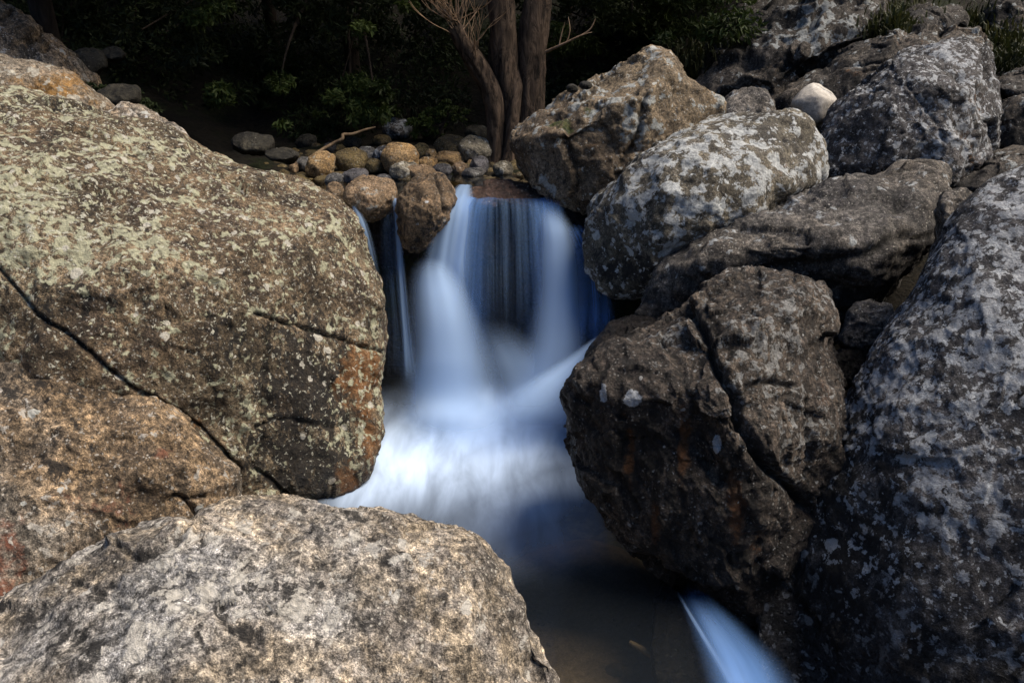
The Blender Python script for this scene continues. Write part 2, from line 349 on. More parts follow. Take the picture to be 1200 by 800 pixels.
# ------------------------------------------------------------------ ground: the gorge as one sheet
POOL_Z, BED_Z = 0.0, 1.40
def ground_z(x, y):
    step = sstep(6.35, 6.95, y + .35 * np.clip(x - .8, 0, 2) * 0)
    z = -0.55 + (BED_Z - .02 + .55) * step + .03 * np.clip(y - 7, 0, 5)
    right = np.clip(x - .95, 0, None)
    z_r = .55 * right + .2 * np.clip(y - 4, 0, 3) * sstep(.9, 2.0, x)
    hill = 1.22 + .30 * np.clip(y - 8, 0, None) + .13 * np.clip(x - 2.4, 0, None)
    hr = sstep(1.0, 2.6, x)
    z = np.where(x > .95, np.maximum(z, np.minimum(-.55 + z_r, 1.3)), z)
    z = z * (1 - hr * sstep(7, 9, y)) + hill * hr * sstep(7, 9, y)
    left = np.clip(-1.6 - x, 0, None)
    z = np.maximum(z, np.minimum(-.62 + .9 * left, 1.2)) - .35 * sstep(6.5, 6.1, y) * sstep(-2.2, -1.6, x) * sstep(1.4, .9, x)
    z += .42 * np.clip(-x - 3.6, 0, None) * sstep(5.5, 8.5, y)
    z += np.where(x < 3.2, .55, .16) * np.clip(y - 11.5, 0, None)
    z -= .25 * sstep(.2, .6, x) * sstep(4.0, 3.4, y) * sstep(2.6, 1.6, x)
    z += .5 * np.clip(np.abs(x) - 9, 0, None) + .45 * np.clip(-y - 3, 0, None) * .6  # unseen slopes beside and behind the camera, raised to hold back horizon light
    return z
gx = np.concatenate([np.linspace(-90, -9, 28)[:-1], np.linspace(-9, 9, 181), np.linspace(9, 90, 28)[1:]])
gy = np.concatenate([np.linspace(-80, 1, 28)[:-1], np.linspace(1, 16, 151), np.linspace(16, 110, 32)[1:]])
X, Yg = np.meshgrid(gx, gy); P = np.stack([X.ravel(), Yg.ravel(), np.zeros(X.size)], 1)
Z = ground_z(P[:, 0], P[:, 1]) + .10 * fbm(P * .9, 4) * 1.4 + .05 * fbm(P * 4, 3)
P[:, 2] = Z
nx, ny = len(gx), len(gy)
I = np.arange(nx * ny).reshape(ny, nx)
Fq = np.stack([I[:-1, :-1], I[:-1, 1:], I[1:, 1:], I[1:, :-1]], -1).reshape(-1, 4)
t = NT('forest_soil'); co = t.n('TexCoord').outputs['Object']
n1 = t.noise(co, 1.3, 5, .6); n2 = t.noise(co, 18, 6, .7)
c = t.mix(t.rng(n2, .35, .65), (.008, .007, .005), (.022, .018, .012)); c = t.mix(t.rng(n1, .5, .62), c, t.mix(t.rng(n2, .4, .6), (.008, .011, .004), (.018, .022, .008)))
p_ = t.n('BsdfPrincipled'); t.lk(c, p_.inputs['Base Color']); p_.inputs['Roughness'].default_value = .9; p_.inputs['Specular IOR Level'].default_value = .2
b_ = t.n('Bump'); b_.inputs['Distance'].default_value = .05; t.lk(n2, b_.inputs['Height']); t.lk(b_.outputs[0], p_.inputs['Normal']); t.lk(p_.outputs[0], t.out.inputs[0])
M['soil'] = t.m
tag(mesh_obj('ground', P, Fq, M['soil'], loc=(0, 0, 0)), kind='structure')
# bed of the pool: brown stony floor that shallows towards the camera
def bed_z(x, y):
    return -.80 + .35 * sstep(4.6, 3.5, y)
bx_, by_ = np.meshgrid(np.linspace(-2.2, 1.6, 150), np.linspace(2.2, 6.4, 160))
P = np.stack([bx_.ravel(), by_.ravel(), np.zeros(bx_.size)], 1)
P[:, 2] = bed_z(P[:, 0], P[:, 1]) + .12 * fbm(P * 1.7 + 4, 3) + .05 * np.abs(fbm(P * 5, 3)) * 2
I = np.arange(150 * 160).reshape(160, 150); Fq = np.stack([I[:-1, :-1], I[:-1, 1:], I[1:, 1:], I[1:, :-1]], -1).reshape(-1, 4)
t = NT('pool_bed'); co = t.n('TexCoord').outputs['Object']
n1 = t.noise(co, 2.6, 5, .6); n2 = t.noise(co, 14, 5, .65)
c = t.mix(t.rng(n1, .4, .6), (.085, .075, .055), (.05, .048, .04)); c = t.mix(t.rng(n2, .45, .62), c, (.12, .10, .075)); c = t.mix(t.rng(t.noise(co, 1.5, 2), .52, .6), c, (.09, .065, .05))
p_ = t.n('BsdfPrincipled'); t.lk(c, p_.inputs['Base Color']); p_.inputs['Roughness'].default_value = .8; t.lk(p_.outputs[0], t.out.inputs[0])
M['bed'] = t.m
tag(mesh_obj('pool_bed', P, Fq, M['bed'], loc=(0, 4.3, -.6)), kind='structure')

# ------------------------------------------------------------------ the big boulders round the pool
rock('boulder', 'huge olive-brown lichen-covered boulder with a rusty corner, left of the waterfall', 'boulder',
     [(-110, 95), (0, 105), (60, 117), (120, 132), (190, 154), (235, 178), (290, 202), (335, 208), (378, 224), (408, 244), (422, 275), (434, 315), (446, 352), (447, 395), (445, 450), (449, 500), (438, 542), (415, 570), (385, 582), (340, 592), (280, 600), (180, 590), (20, 560), (-110, 480), (-160, 300)],
     5.2, [(150, 300, 1.0, (.30, -.66, .68)), (60, 140, .62, (-.02, -.34, .94)), (290, 225, .62, (.30, -.30, .90)), (395, 400, .55, (.62, -.74, .22)), (360, 500, .72, (.30, -.95, .10)), (200, 470, .98, (.18, -.90, .38))],
     M['olive'], eq=(.25, -.78, .57), thick=1.3, p=3.2, k=.09, lump=(.06, .8), rough=(.022, 3.6), fine=(.008, 15), facet=(.07, .6), wet=True, level=8, centre=(170, 350),
     cracks=[([(-20, 296), (0, 317), (40, 365), (95, 403), (150, 448), (215, 487), (255, 522), (282, 552)], 2.4, .05, .55), ([(300, 366), (335, 378), (370, 388), (405, 398), (447, 412)], 2.2, .04), ([(318, 368), (316, 420), (312, 470), (308, 520), (296, 545)], 2.5, .03, .6), ([(300, 500), (345, 492), (390, 500), (410, 500)], 3, .03, .6), ([(300, 552), (325, 570), (345, 590)], 2.5, .04), ([(404, 380), (410, 440), (412, 520)], 5, .02, .25)],
     marks=dict(rust=[(424, 440, 34, 56, .85), (434, 515, 16, 50, .85), (405, 560, 20, 22, .85), (170, 470, 60, 22, .35), (230, 500, 30, 14, .45), (400, 250, 40, 22, .25)],
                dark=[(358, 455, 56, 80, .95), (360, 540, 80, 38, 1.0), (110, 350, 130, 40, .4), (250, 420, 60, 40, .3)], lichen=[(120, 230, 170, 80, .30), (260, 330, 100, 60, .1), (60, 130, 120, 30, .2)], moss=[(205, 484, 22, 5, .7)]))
rock('boulder', 'low tan boulder with red stains against the huge lichen boulder, at the left edge', 'boulder',
     [(-140, 270), (0, 324), (40, 371), (95, 409), (150, 454), (215, 493), (255, 528), (277, 552), (282, 580), (290, 640), (240, 720), (100, 790), (-160, 820), (-220, 540)],
     4.15, [(60, 520, .70, (.25, -.62, .75)), (20, 360, .35, (.15, -.30, .94)), (230, 560, .55, (.55, -.80, .25)), (130, 480, .58, (.32, -.45, .84))],
     M['tan'], eq=(.2, -.78, .6), thick=.9, p=5, lump=(.035, 1.1), rough=(.024, 3.2), fine=(.009, 14), strata=(.02, (.35, .3, .9), 4.5), facet=(.07, .5), level=8, centre=(70, 545),
     cracks=[([(205, 580), (222, 586), (235, 610)], 2.5, .05), ([(222, 586), (255, 580)], 2.5, .04), ([(190, 515), (225, 540), (260, 545)], 6, .03, .25)],
     marks=dict(rust=[(150, 650, 60, 45, .55), (0, 650, 40, 60, .65), (120, 590, 70, 30, .45), (195, 530, 22, 14, .6), (5, 690, 20, 20, .8)], dark=[(30, 440, 70, 50, .45), (60, 540, 60, 30, .3)], lichen=[(10, 350, 40, 40, .3), (40, 560, 60, 40, .15)], moss=[(10, 340, 22, 14, .5)]))
rock('wedged_stone', 'small square stone wedged in the crack between the two left boulders', 'stone', [(280, 540), (290, 528), (302, 536), (305, 548), (293, 558), (283, 554)], 4.55, [(292, 543, .08, (.3, -.8, .5))], M['tan'], thick=.15, lump=(.01, 3), rough=(.01, 8), level=6)
rock('wedged_stone', 'grey-brown stone under the huge lichen boulder beside the pool corner', 'stone', [(278, 575), (285, 560), (305, 556), (325, 565), (336, 578), (335, 600), (280, 605)], 4.5, [(305, 575, .14, (.3, -.7, .6))], M['olive'], thick=.2, lump=(.02, 3), rough=(.012, 7), level=6)
rock('wedged_stone', 'pale broken stone in front of the tan left boulder, touching the foreground boulder', 'stone', [(208, 584), (230, 576), (262, 572), (285, 578), (290, 600), (235, 618), (222, 600)], 4.12, [(250, 588, .15, (.2, -.7, .7))], M['pale'], thick=.2, lump=(.02, 3), rough=(.012, 7), level=6)

rock('boulder', 'broad pale grey-buff boulder filling the bottom left foreground', 'boulder',
     [(-160, 790), (0, 704), (62, 670), (132, 634), (160, 622), (202, 611), (226, 610), (240, 599), (290, 590), (345, 591), (420, 600), (480, 614), (540, 631), (563, 640), (587, 668), (604, 698), (625, 742), (655, 800), (690, 900), (600, 1050), (200, 1150), (-260, 1050)],
     2.55, [(330, 700, .42, (.12, -.36, .92)), (60, 760, .40, (-.30, -.42, .86)), (430, 650, .40, (.22, -.10, .97)), (560, 720, .32, (.78, -.46, .42)), (480, 800, .42, (.35, -.70, .62))],
     M['pale'], eq=(.1, -.72, .70), thick=.8, p=3.4, k=.05, lump=(.035, 1.3), rough=(.016, 4.5), fine=(.006, 18), strata=(.012, (.25, .55, .8), 7), level=8, centre=(300, 830),
     cracks=[([(140, 640), (165, 652), (200, 640), (228, 612)], 4, .03, .6), ([(215, 740), (260, 690), (330, 640)], 5, .015, .2), ([(540, 640), (560, 665), (590, 690)], 6, .02, .2)],
     marks=dict(dark=[(70, 700, 90, 40, .25), (300, 760, 60, 26, .3), (345, 690, 40, 14, .35), (170, 650, 30, 10, .35), (100, 760, 60, 30, .25)], moss=[(315, 662, 12, 6, .75), (318, 730, 8, 4, .6), (240, 778, 12, 4, .6)], lichen=[(440, 690, 60, 30, .2), (300, 690, 60, 20, .15)], spot=[(425, 690, 8, 6, .5), (458, 690, 8, 9, .55), (438, 784, 8, 6, .45)], rust=[(480, 660, 50, 25, .22), (440, 760, 60, 12, .3)]))

M['speckled'] = rock_mat('speckled_grey_granite', (.10, .097, .10), (.06, .058, .062), (.115, .108, .106), lichen=(.36, .375, .395), lich_thr=.54, lich_scale=11, lich2=(.46, .485, .51), lich2_thr=.58, black=.59, bump=1.1, spots=.45, spot_scale=11, spot_col=(.52, .54, .56), flecks=.4, fleck_col=(.38, .39, .40))
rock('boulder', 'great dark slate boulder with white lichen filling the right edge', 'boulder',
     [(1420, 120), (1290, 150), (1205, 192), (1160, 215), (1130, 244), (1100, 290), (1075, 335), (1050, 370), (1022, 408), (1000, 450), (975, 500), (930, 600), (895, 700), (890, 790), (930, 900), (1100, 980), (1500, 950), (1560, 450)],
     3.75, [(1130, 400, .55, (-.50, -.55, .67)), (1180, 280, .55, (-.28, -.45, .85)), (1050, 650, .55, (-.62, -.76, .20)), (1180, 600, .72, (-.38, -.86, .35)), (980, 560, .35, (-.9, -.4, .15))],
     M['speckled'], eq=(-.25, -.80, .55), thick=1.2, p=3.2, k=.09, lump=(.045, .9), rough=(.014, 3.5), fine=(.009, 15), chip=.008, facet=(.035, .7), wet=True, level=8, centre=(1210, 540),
     cracks=[([(1140, 740), (1165, 715), (1190, 690)], 3, .03), ([(1190, 470), (1200, 460), (1220, 440)], 3, .03)],
     marks=dict(lichen=[(1130, 390, 120, 150, .45), (1180, 260, 60, 80, .4), (1130, 520, 80, 70, .25)], dark=[(965, 660, 95, 190, .9), (1080, 780, 190, 90, .45)], rust=[(1030, 770, 60, 40, .3), (1185, 250, 20, 20, .0)]))  # dark lower left paints the heart-shaped boulder's shade onto wet rock

rock('boulder', 'heart-shaped dark boulder with a deep diagonal cleft, standing right of the pool', 'boulder',
     [(668, 472), (672, 440), (690, 420), (720, 401), (760, 381), (800, 364), (822, 346), (860, 326), (900, 317), (942, 324), (966, 346), (976, 384), (973, 404), (985, 448), (992, 485), (1000, 530), (985, 570), (952, 610), (936, 642), (905, 692), (886, 722), (868, 722), (840, 706), (800, 680), (760, 650), (715, 612), (685, 572), (671, 530)],
     4.05, [(760, 500, .50, (-.45, -.86, .18)), (800, 395, .38, (-.35, -.40, .84)), (890, 400, .62, (.10, -.66, .74)), (930, 500, .60, (.30, -.82, .48)), (860, 640, .48, (-.10, -.95, -.12)), (930, 600, .46, (.50, -.84, .05))],
     M['dark'], eq=(0, -.93, .30), thick=.75, p=4.5, k=.015, lump=(.022, 1.5), rough=(.02, 4.0), fine=(.008, 16), facet=(.15, .42), wet=True, strata=(.012, (.75, .1, .55), 7), level=8,
     cracks=[([(806, 362), (826, 395), (838, 430), (858, 462), (872, 505), (896, 545), (930, 575), (950, 600)], 5, .075, .9), ([(815, 372), (830, 368)], 4, .03), ([(858, 470), (880, 452), (905, 448), (930, 455)], 4, .035, .6), ([(948, 470), (950, 520), (944, 560)], 3, .03, .5), ([(770, 400), (790, 420), (800, 450), (815, 480)], 5, .025, .4), ([(870, 500), (860, 560), (880, 610)], 5, .02, .3), ([(800, 585), (818, 640)], 4, .015, .3)],
     marks=dict(spot=[(744, 466, 13, 12, 1.0), (712, 460, 6, 13, .95), (838, 523, 8, 14, .95), (878, 550, 10, 26, .40), (925, 470, 12, 10, .4), (810, 415, 12, 10, .5), (935, 480, 25, 8, .40), (905, 430, 30, 20, .3)],
                rust=[(798, 520, 8, 66, .85), (735, 530, 7, 60, .75), (862, 595, 14, 46, .9), (770, 610, 10, 30, .75), (965, 440, 15, 60, .40), (890, 650, 20, 40, .45), (850, 490, 25, 20, .35), (930, 400, 30, 40, .3)], dark=[(745, 540, 95, 110, .6), (715, 450, 45, 50, .4), (840, 640, 60, 60, .3)], lichen=[(910, 400, 70, 80, .75), (790, 395, 40, 35, .55), (910, 570, 45, 45, .55), (950, 500, 40, 50, .6), (840, 470, 30, 60, .35)], moss=[(905, 340, 22, 8, .45), (860, 335, 20, 8, .4)]))  # dark paints in the left face's shade; lichen also lightens the top

rock('boulder', 'long dark grey slab boulder lying above the heart-shaped boulder', 'boulder',
     [(744, 384), (755, 345), (775, 310), (802, 289), (850, 262), (900, 244), (960, 224), (1020, 204), (1070, 190), (1100, 194), (1116, 212), (1106, 248), (1086, 290), (1050, 340), (1010, 378), (960, 420), (880, 440), (800, 425), (755, 410)],
     5.6, [(900, 262, .38, (-.12, -.40, .90)), (930, 300, .48, (-.10, -.92, -.28)), (800, 320, .44, (-.50, -.66, .52)), (1050, 240, .46, (.15, -.80, .55)), (980, 360, .30, (0, -.78, -.62))],
     M['slate2'], eq=(-.1, -.85, .5), thick=.8, p=3.2, k=.035, facet=(.08, .5), lump=(.05, 1.2), rough=(.028, 3.4), fine=(.009, 13), strata=(.03, (.1, .2, .95), 4), level=7,
     cracks=[([(870, 330), (940, 312), (1000, 300), (1060, 275)], 7, .05, .5), ([(960, 260), (1010, 262), (1060, 240)], 5, .02, .3)],
     marks=dict(dark=[(950, 365, 150, 48, 1.0)], lichen=[(830, 300, 60, 30, .3), (1040, 225, 60, 20, .3), (960, 240, 60, 15, .25)], moss=[(1030, 225, 14, 5, .6), (1075, 200, 14, 5, .5)], spot=[(988, 231, 16, 7, .5), (905, 320, 8, 8, .5), (1050, 255, 26, 7, .5), (850, 300, 12, 14, .45)]))  # dark mark paints the shade under this slab's overhang
rock('boulder', 'rounded dark boulder blotched with white lichen right of the waterfall', 'boulder',
     [(682, 278), (690, 241), (718, 206), (758, 171), (800, 150), (860, 133), (920, 126), (952, 134), (966, 168), (968, 206), (940, 232), (870, 280), (800, 320), (760, 345), (735, 352), (708, 342), (688, 315)],
     6.3, [(840, 180, .62, (.05, -.55, .83)), (735, 250, .55, (-.62, -.72, .30)), (780, 260, .66, (-.12, -.92, .36)), (920, 180, .50, (.40, -.72, .56)), (740, 330, .36, (-.3, -.9, -.3))],
     M['white_lichen'], eq=(-.05, -.88, .45), thick=.9, p=2.6, k=.09, lump=(.05, 1.0), rough=(.028, 3.2), fine=(.009, 12), level=7,
     marks=dict(lichen=[(760, 210, 90, 60, .25), (880, 170, 60, 40, .12)], dark=[(750, 320, 60, 30, .6), (700, 300, 20, 30, .4)], moss=[(880, 165, 40, 14, .35), (930, 160, 14, 18, .3)], rust=[(925, 200, 30, 20, .3)]))
rock('boulder', 'pointed brown boulder with mossy top leaning by the tree', 'boulder',
     [(598, 162), (610, 146), (640, 129), (680, 108), (720, 84), (758, 61), (775, 55), (787, 66), (802, 90), (830, 116), (846, 131), (815, 170), (760, 215), (710, 248), (684, 258), (660, 250), (638, 232), (615, 202), (603, 182)],
     7.15, [(690, 122, .34, (-.40, -.30, .86)), (690, 195, .50, (-.42, -.90, -.05)), (795, 115, .36, (.62, -.76, .20)), (640, 175, .40, (-.6, -.8, .0)), (745, 170, .50, (-.05, -.98, .15))],
     M['mossy'], eq=(-.05, -.93, .36), thick=.9, p=4.5, k=.016, facet=(.11, .5), lump=(.03, 1.4), rough=(.035, 3.5), fine=(.01, 12), level=7,
     cracks=[([(760, 112), (756, 130), (748, 152), (738, 175), (730, 192)], 5, .06, .8), ([(640, 165), (700, 150), (735, 135)], 5, .03, .3)],
     marks=dict(lichen=[(680, 122, 90, 30, .32), (625, 160, 25, 20, .3)], rust=[(790, 115, 30, 40, .28), (700, 190, 50, 50, .25)], moss=[(655, 142, 16, 8, .75), (640, 175, 16, 10, .6), (730, 90, 30, 10, .45), (690, 130, 12, 8, .5)], dark=[(650, 215, 40, 30, .4)], spot=[(790, 85, 5, 6, .5), (807, 128, 5, 5, .55), (760, 110, 5, 8, .4)]))
rock('boulder', 'squarish grey boulder high on the right bank below the grassy ledges', 'boulder',
     [(961, 160), (980, 121), (1010, 96), (1050, 72), (1090, 55), (1130, 49), (1156, 57), (1162, 85), (1169, 130), (1168, 168), (1150, 196), (1125, 220), (1080, 222), (1000, 214), (966, 206)],
     7.3, [(1070, 130, .60, (-.22, -.90, .36)), (1010, 130, .48, (-.55, -.68, .48)), (1110, 68, .36, (.05, -.45, .88)), (1140, 150, .52, (.55, -.80, .20))],
     M['slate'], eq=(-.05, -.92, .38), thick=.9, p=3.6, k=.03, facet=(.11, .5), lump=(.045, 1.1), rough=(.035, 3.0), fine=(.01, 11), level=7,
     cracks=[([(1064, 85), (1067, 105), (1095, 140), (1103, 165)], 2.5, .02, .4), ([(1128, 85), (1124, 120), (1132, 170)], 7, .04, .3)],
     marks=dict(rust=[(1130, 170, 18, 40, .45), (1146, 120, 14, 50, .42)], dark=[(1040, 160, 60, 40, .25)], lichen=[(1015, 115, 20, 20, .2), (1090, 65, 50, 10, .25), (1130, 150, 20, 20, .1)], moss=[(1098, 70, 10, 4, .7)]))
rock('boulder', 'white smooth rounded stone resting among the grey boulders upper right', 'boulder',
     [(927, 122), (938, 107), (948, 99), (957, 98), (966, 103), (976, 109), (981, 119), (974, 132), (962, 146), (948, 148), (934, 136)], 7.75, [(948, 108, .17, (-.35, -.35, .87)), (970, 114, .16, (.35, -.35, .87)), (966, 132, .2, (.45, -.85, .1)), (942, 130, .22, (-.35, -.92, .15))], M['white'], thick=.3, p=3.4, k=.022, lump=(.01, 4), rough=(.003, 9), fine=(.001, 30), chip=.002, facet=None, level=6)
rock('boulder', 'low grey-brown boulder behind the white-blotched boulder, left of the white stone', 'boulder',
     [(840, 136), (850, 114), (872, 105), (896, 107), (906, 124), (904, 150), (860, 155)], 8.2, [(872, 115, .2, (0, -.4, .9)), (870, 130, .3, (0, -.9, .4))], M['slate2'], thick=.4, lump=(.03, 2), rough=(.02, 5), level=6, marks=dict(moss=[(860, 108, 12, 4, .5)]))
# small rocks in the gaps on the right
rock('stone', 'small dark stone between the long slab boulder and the great right boulder', 'stone', [(1096, 262), (1104, 232), (1120, 220), (1136, 222), (1140, 240), (1128, 275), (1100, 290)], 4.75, [(1116, 240, .15, (-.2, -.8, .6))], M['slate2'], thick=.25, lump=(.02, 3), rough=(.015, 7), level=6)
rock('stone', 'dark stone deep in the gap right of the heart-shaped boulder', 'stone', [(985, 395), (992, 368), (1015, 355), (1045, 360), (1050, 385), (1020, 410), (990, 408)], 4.85, [(1015, 380, .16, (-.2, -.8, .5))], M['slate2'], thick=.25, lump=(.02, 3), rough=(.015, 7), level=6)
rock('stone', 'black stone at the bottom of the gap right of the heart-shaped boulder', 'stone', [(968, 430), (980, 412), (1000, 405), (1020, 415), (1012, 440), (985, 458)], 4.75, [(992, 428, .14, (-.1, -.8, .5))], M['wet'], thick=.25, lump=(.02, 3), rough=(.015, 7), level=5)
rock('stone', 'dark wet rock at the right foot of the waterfall', 'rock', [(688, 425), (700, 398), (728, 379), (762, 374), (780, 400), (760, 450), (705, 470)], 5.35, [(730, 390, .2, (-.3, -.5, .8)), (715, 420, .3, (-.5, -.8, .2))], M['wet'], thick=.4, lump=(.03, 2), rough=(.02, 5), level=6)

# rock face under the falls
rock('rock_face', 'black wet rock face behind the waterfall', 'rock face',
     [(425, 262), (470, 236), (540, 236), (600, 232), (660, 236), (712, 262), (752, 330), (760, 420), (730, 480), (600, 490), (480, 490), (425, 470)],
     6.8, [(590, 320, .22, (0, -1, .06)), (500, 330, .20, (.25, -.95, .06)), (680, 330, .22, (-.3, -.93, .06)), (590, 250, .17, (0, -.55, .83))], M['wet'], eq=(0, -1, .05), thick=.5, p=4, lump=(.06, 1.3), rough=(.04, 3), fine=(.01, 10), strata=(.03, (1, .1, .1), 4), level=7)
rock('lip_rock', 'flat brown wet rock at the lip of the waterfall', 'rock', [(538, 236), (552, 221), (575, 213), (600, 211), (622, 217), (640, 233), (628, 245), (590, 248), (552, 246)], 6.95, [(590, 222, .15, (0, -.35, .95)), (590, 235, .2, (0, -.85, .5))], rock_mat('brown_wet_rock', (.085, .055, .042), (.055, .038, .03), (.1, .065, .05), lichen=(.2, .16, .13), lich_thr=.68, rough=.35), thick=.3, lump=(.02, 2.5), rough=(.012, 6), level=6)
rock('pool_lip', 'dark submerged ledge where the pool spills under the heart-shaped boulder', 'rock', [(770, 700), (784, 682), (800, 700), (824, 745), (850, 790), (880, 860), (820, 900), (770, 800)], 3.24, [(810, 760, .03, (0, -.15, .98))], M['wet'], eq=(0, -.12, .99), thick=.5, p=5, lump=(.008, 3), rough=(.006, 7), chip=.004, level=6)

rock('submerged_rock', 'smooth brown rock seen through the clear water between the foreground and heart-shaped boulders', 'rock', [(540, 720), (600, 660), (670, 632), (730, 645), (780, 690), (820, 760), (860, 860), (840, 980), (700, 1020), (560, 900)], 3.42, [(690, 720, .07, (-.05, -.25, .97)), (620, 700, .05, (-.3, -.1, .95)), (760, 760, .06, (.25, -.15, .95))], rock_mat('smooth_brown_rock', (.23, .17, .12), (.15, .115, .085), (.20, .15, .11), lich_thr=.8, black=.64, contrast=.35, bump=.3, flecks=.0, rough=.6), eq=(0, .06, .99), thick=.35, p=2.0, k=.06, lump=(.02, 1.5), rough=(.008, 4), chip=.003, facet=None, level=6, centre=(700, 800))

# ------------------------------------------------------------------ left bank behind the huge boulder
M['golden'] = rock_mat('orange_stained_granite', (.22, .17, .12), (.13, .10, .07), (.22, .19, .15), lichen=(.42, .40, .34), lich_thr=.58, lich_scale=12, black=.57, rust_col=(.26, .14, .03), flecks=.25)
rock('boulder', 'bright orange-stained rock peeping over the huge left boulder', 'rock', [(-60, 80), (0, 69), (50, 75), (78, 88), (112, 108), (133, 126), (130, 150), (60, 150), (-60, 160)], 6.5, [(40, 105, .4, (.3, -.85, .4)), (30, 78, .3, (.1, -.3, .95))], M['golden'], thick=.5, p=3, lump=(.04, 1.6), rough=(.025, 4), level=6, marks=dict(rust=[(60, 105, 60, 24, .8), (20, 95, 30, 12, .6), (110, 122, 16, 12, .6)]))
rock('boulder', 'narrow brown rock along the crest of the huge left boulder', 'rock', [(110, 142), (140, 123), (175, 130), (200, 147), (220, 162), (210, 185), (140, 170)], 6.35, [(165, 142, .2, (.2, -.6, .75))], M['tan'], thick=.4, lump=(.025, 2), rough=(.02, 5), level=6, marks=dict(rust=[(185, 150, 20, 12, .5)], spot=[(172, 138, 5, 5, .6)]))
rock('ledge', 'pale fissured ledge in the top left corner', 'rock', [(-80, -10), (0, 0), (32, 18), (62, 44), (95, 70), (115, 100), (80, 120), (-20, 110), (-90, 90)], 9.0, [(40, 60, .5, (.35, -.65, .66)), (10, 30, .45, (.2, -.7, .65))], M['tan'], thick=.8, lump=(.08, 1), rough=(.05, 2.5), level=7, strata=(.06, (.6, .1, .8), 2), cracks=[([(0, 25), (15, 12)], 4, .08), ([(35, 55), (50, 42)], 4, .08), ([(52, 66), (56, 56)], 3, .06)])
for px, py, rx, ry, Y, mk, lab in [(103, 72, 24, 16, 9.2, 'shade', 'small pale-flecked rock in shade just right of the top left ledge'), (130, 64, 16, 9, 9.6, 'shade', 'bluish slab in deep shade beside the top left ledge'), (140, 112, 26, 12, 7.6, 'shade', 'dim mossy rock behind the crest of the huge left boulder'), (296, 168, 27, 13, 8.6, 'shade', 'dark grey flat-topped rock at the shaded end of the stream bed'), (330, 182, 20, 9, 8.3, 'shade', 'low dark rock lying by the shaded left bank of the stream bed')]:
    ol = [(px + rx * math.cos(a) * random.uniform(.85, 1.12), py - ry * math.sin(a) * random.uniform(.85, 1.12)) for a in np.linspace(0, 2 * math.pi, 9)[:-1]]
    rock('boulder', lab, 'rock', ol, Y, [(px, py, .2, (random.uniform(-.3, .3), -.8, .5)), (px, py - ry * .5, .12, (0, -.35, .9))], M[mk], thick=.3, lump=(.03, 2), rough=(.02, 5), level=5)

# ------------------------------------------------------------------ right hillside: ledges
for (lab, ol, Y, planes, mk, eq, kw) in [
    ('long sloping ledge streaked with white lichen at the top of the right bank', [(800, 120), (832, 84), (872, 48), (908, 22), (945, 4), (985, -6), (1034, 4), (1034, 36), (1002, 52), (962, 76), (925, 104), (900, 132), (850, 140)], 10.2, [(930, 45, .4, (-.35, -.5, .78)), (960, 80, .6, (-.2, -.93, .2)), (850, 100, .4, (-.4, -.7, .5))], 'ledge', (-.1, -.85, .5), dict(strata=(.12, (-.45, .1, .8), 2.2), marks=dict(lichen=[(950, 30, 90, 30, .7)], dark=[(950, 85, 60, 20, .5)], rust=[(1022, 40, 10, 20, .5)]))),
    ('brown ledge behind the squarish grey boulder', [(886, 128), (930, 100), (985, 74), (1030, 54), (1060, 36), (1100, 29), (1140, 38), (1160, 56), (1120, 75), (1040, 110), (970, 160), (920, 165)], 9.0, [(1000, 85, .4, (-.25, -.75, .6)), (1090, 40, .3, (.1, -.4, .9)), (950, 120, .4, (-.3, -.9, .2))], 'ledge', (-.1, -.88, .45), dict(strata=(.08, (-.4, .1, .8), 3), marks=dict(dark=[(940, 120, 60, 20, .5)], rust=[(1080, 48, 50, 14, .42), (1000, 85, 30, 14, .38)]))),
    ('mossy shaded ledge at the left end of the right hillside', [(785, 130), (812, 80), (828, 45), (858, 14), (900, 2), (930, -10), (905, 40), (860, 80), (830, 120)], 11.2, [(840, 70, .4, (-.4, -.75, .5))], 'ledge', (-.1, -.85, .5), dict(strata=(.12, (-.5, .1, .8), 2), marks=dict(moss=[(840, 60, 40, 40, .45)], dark=[(820, 100, 30, 30, .4)]))),
    ('dark rounded outcrop behind the brown ledge at the top right', [(1055, 34), (1070, 14), (1100, 7), (1128, 14), (1130, 32), (1090, 45)], 10.3, [(1095, 20, .3, (0, -.8, .6))], 'ledge', None, {}),
    ('flat pale slab at the right edge above the dark grass', [(1160, 96), (1180, 84), (1230, 74), (1260, 90), (1230, 112), (1175, 118)], 8.8, [(1195, 95, .2, (0, -.4, .9)), (1200, 105, .3, (0, -.9, .2))], 'ledge', None, {}),
    ('dark rock leaning at the right edge below the pale slab', [(1165, 170), (1172, 130), (1200, 112), (1250, 120), (1250, 190), (1190, 200)], 7.9, [(1190, 150, .3, (-.4, -.8, .4))], 'ledge', None, dict(marks=dict(dark=[(1190, 160, 40, 40, .5)]))),
    ('brown stone filling the notch right of the squarish grey boulder', [(1122, 222), (1150, 196), (1172, 182), (1200, 175), (1240, 190), (1200, 220), (1150, 235)], 6.6, [(1170, 205, .2, (-.2, -.7, .7))], 'ledge', None, {}),
    ('dark stone in the top right corner of the hillside', [(1150, 30), (1165, 5), (1200, -8), (1240, 0), (1235, 40), (1180, 50)], 11.0, [(1190, 20, .4, (-.1, -.8, .5))], 'ledge', None, dict(marks=dict(dark=[(1190, 20, 40, 40, .4)])))]:
    rock('ledge', lab, 'rock', ol, Y, planes, M[mk], eq=eq, thick=.7, lump=(.035, 1.1), rough=(.03, 2.6), fine=(.012, 9), k=.025, facet=(.13, .8), level=7 if len(ol) > 9 else 6, **kw)

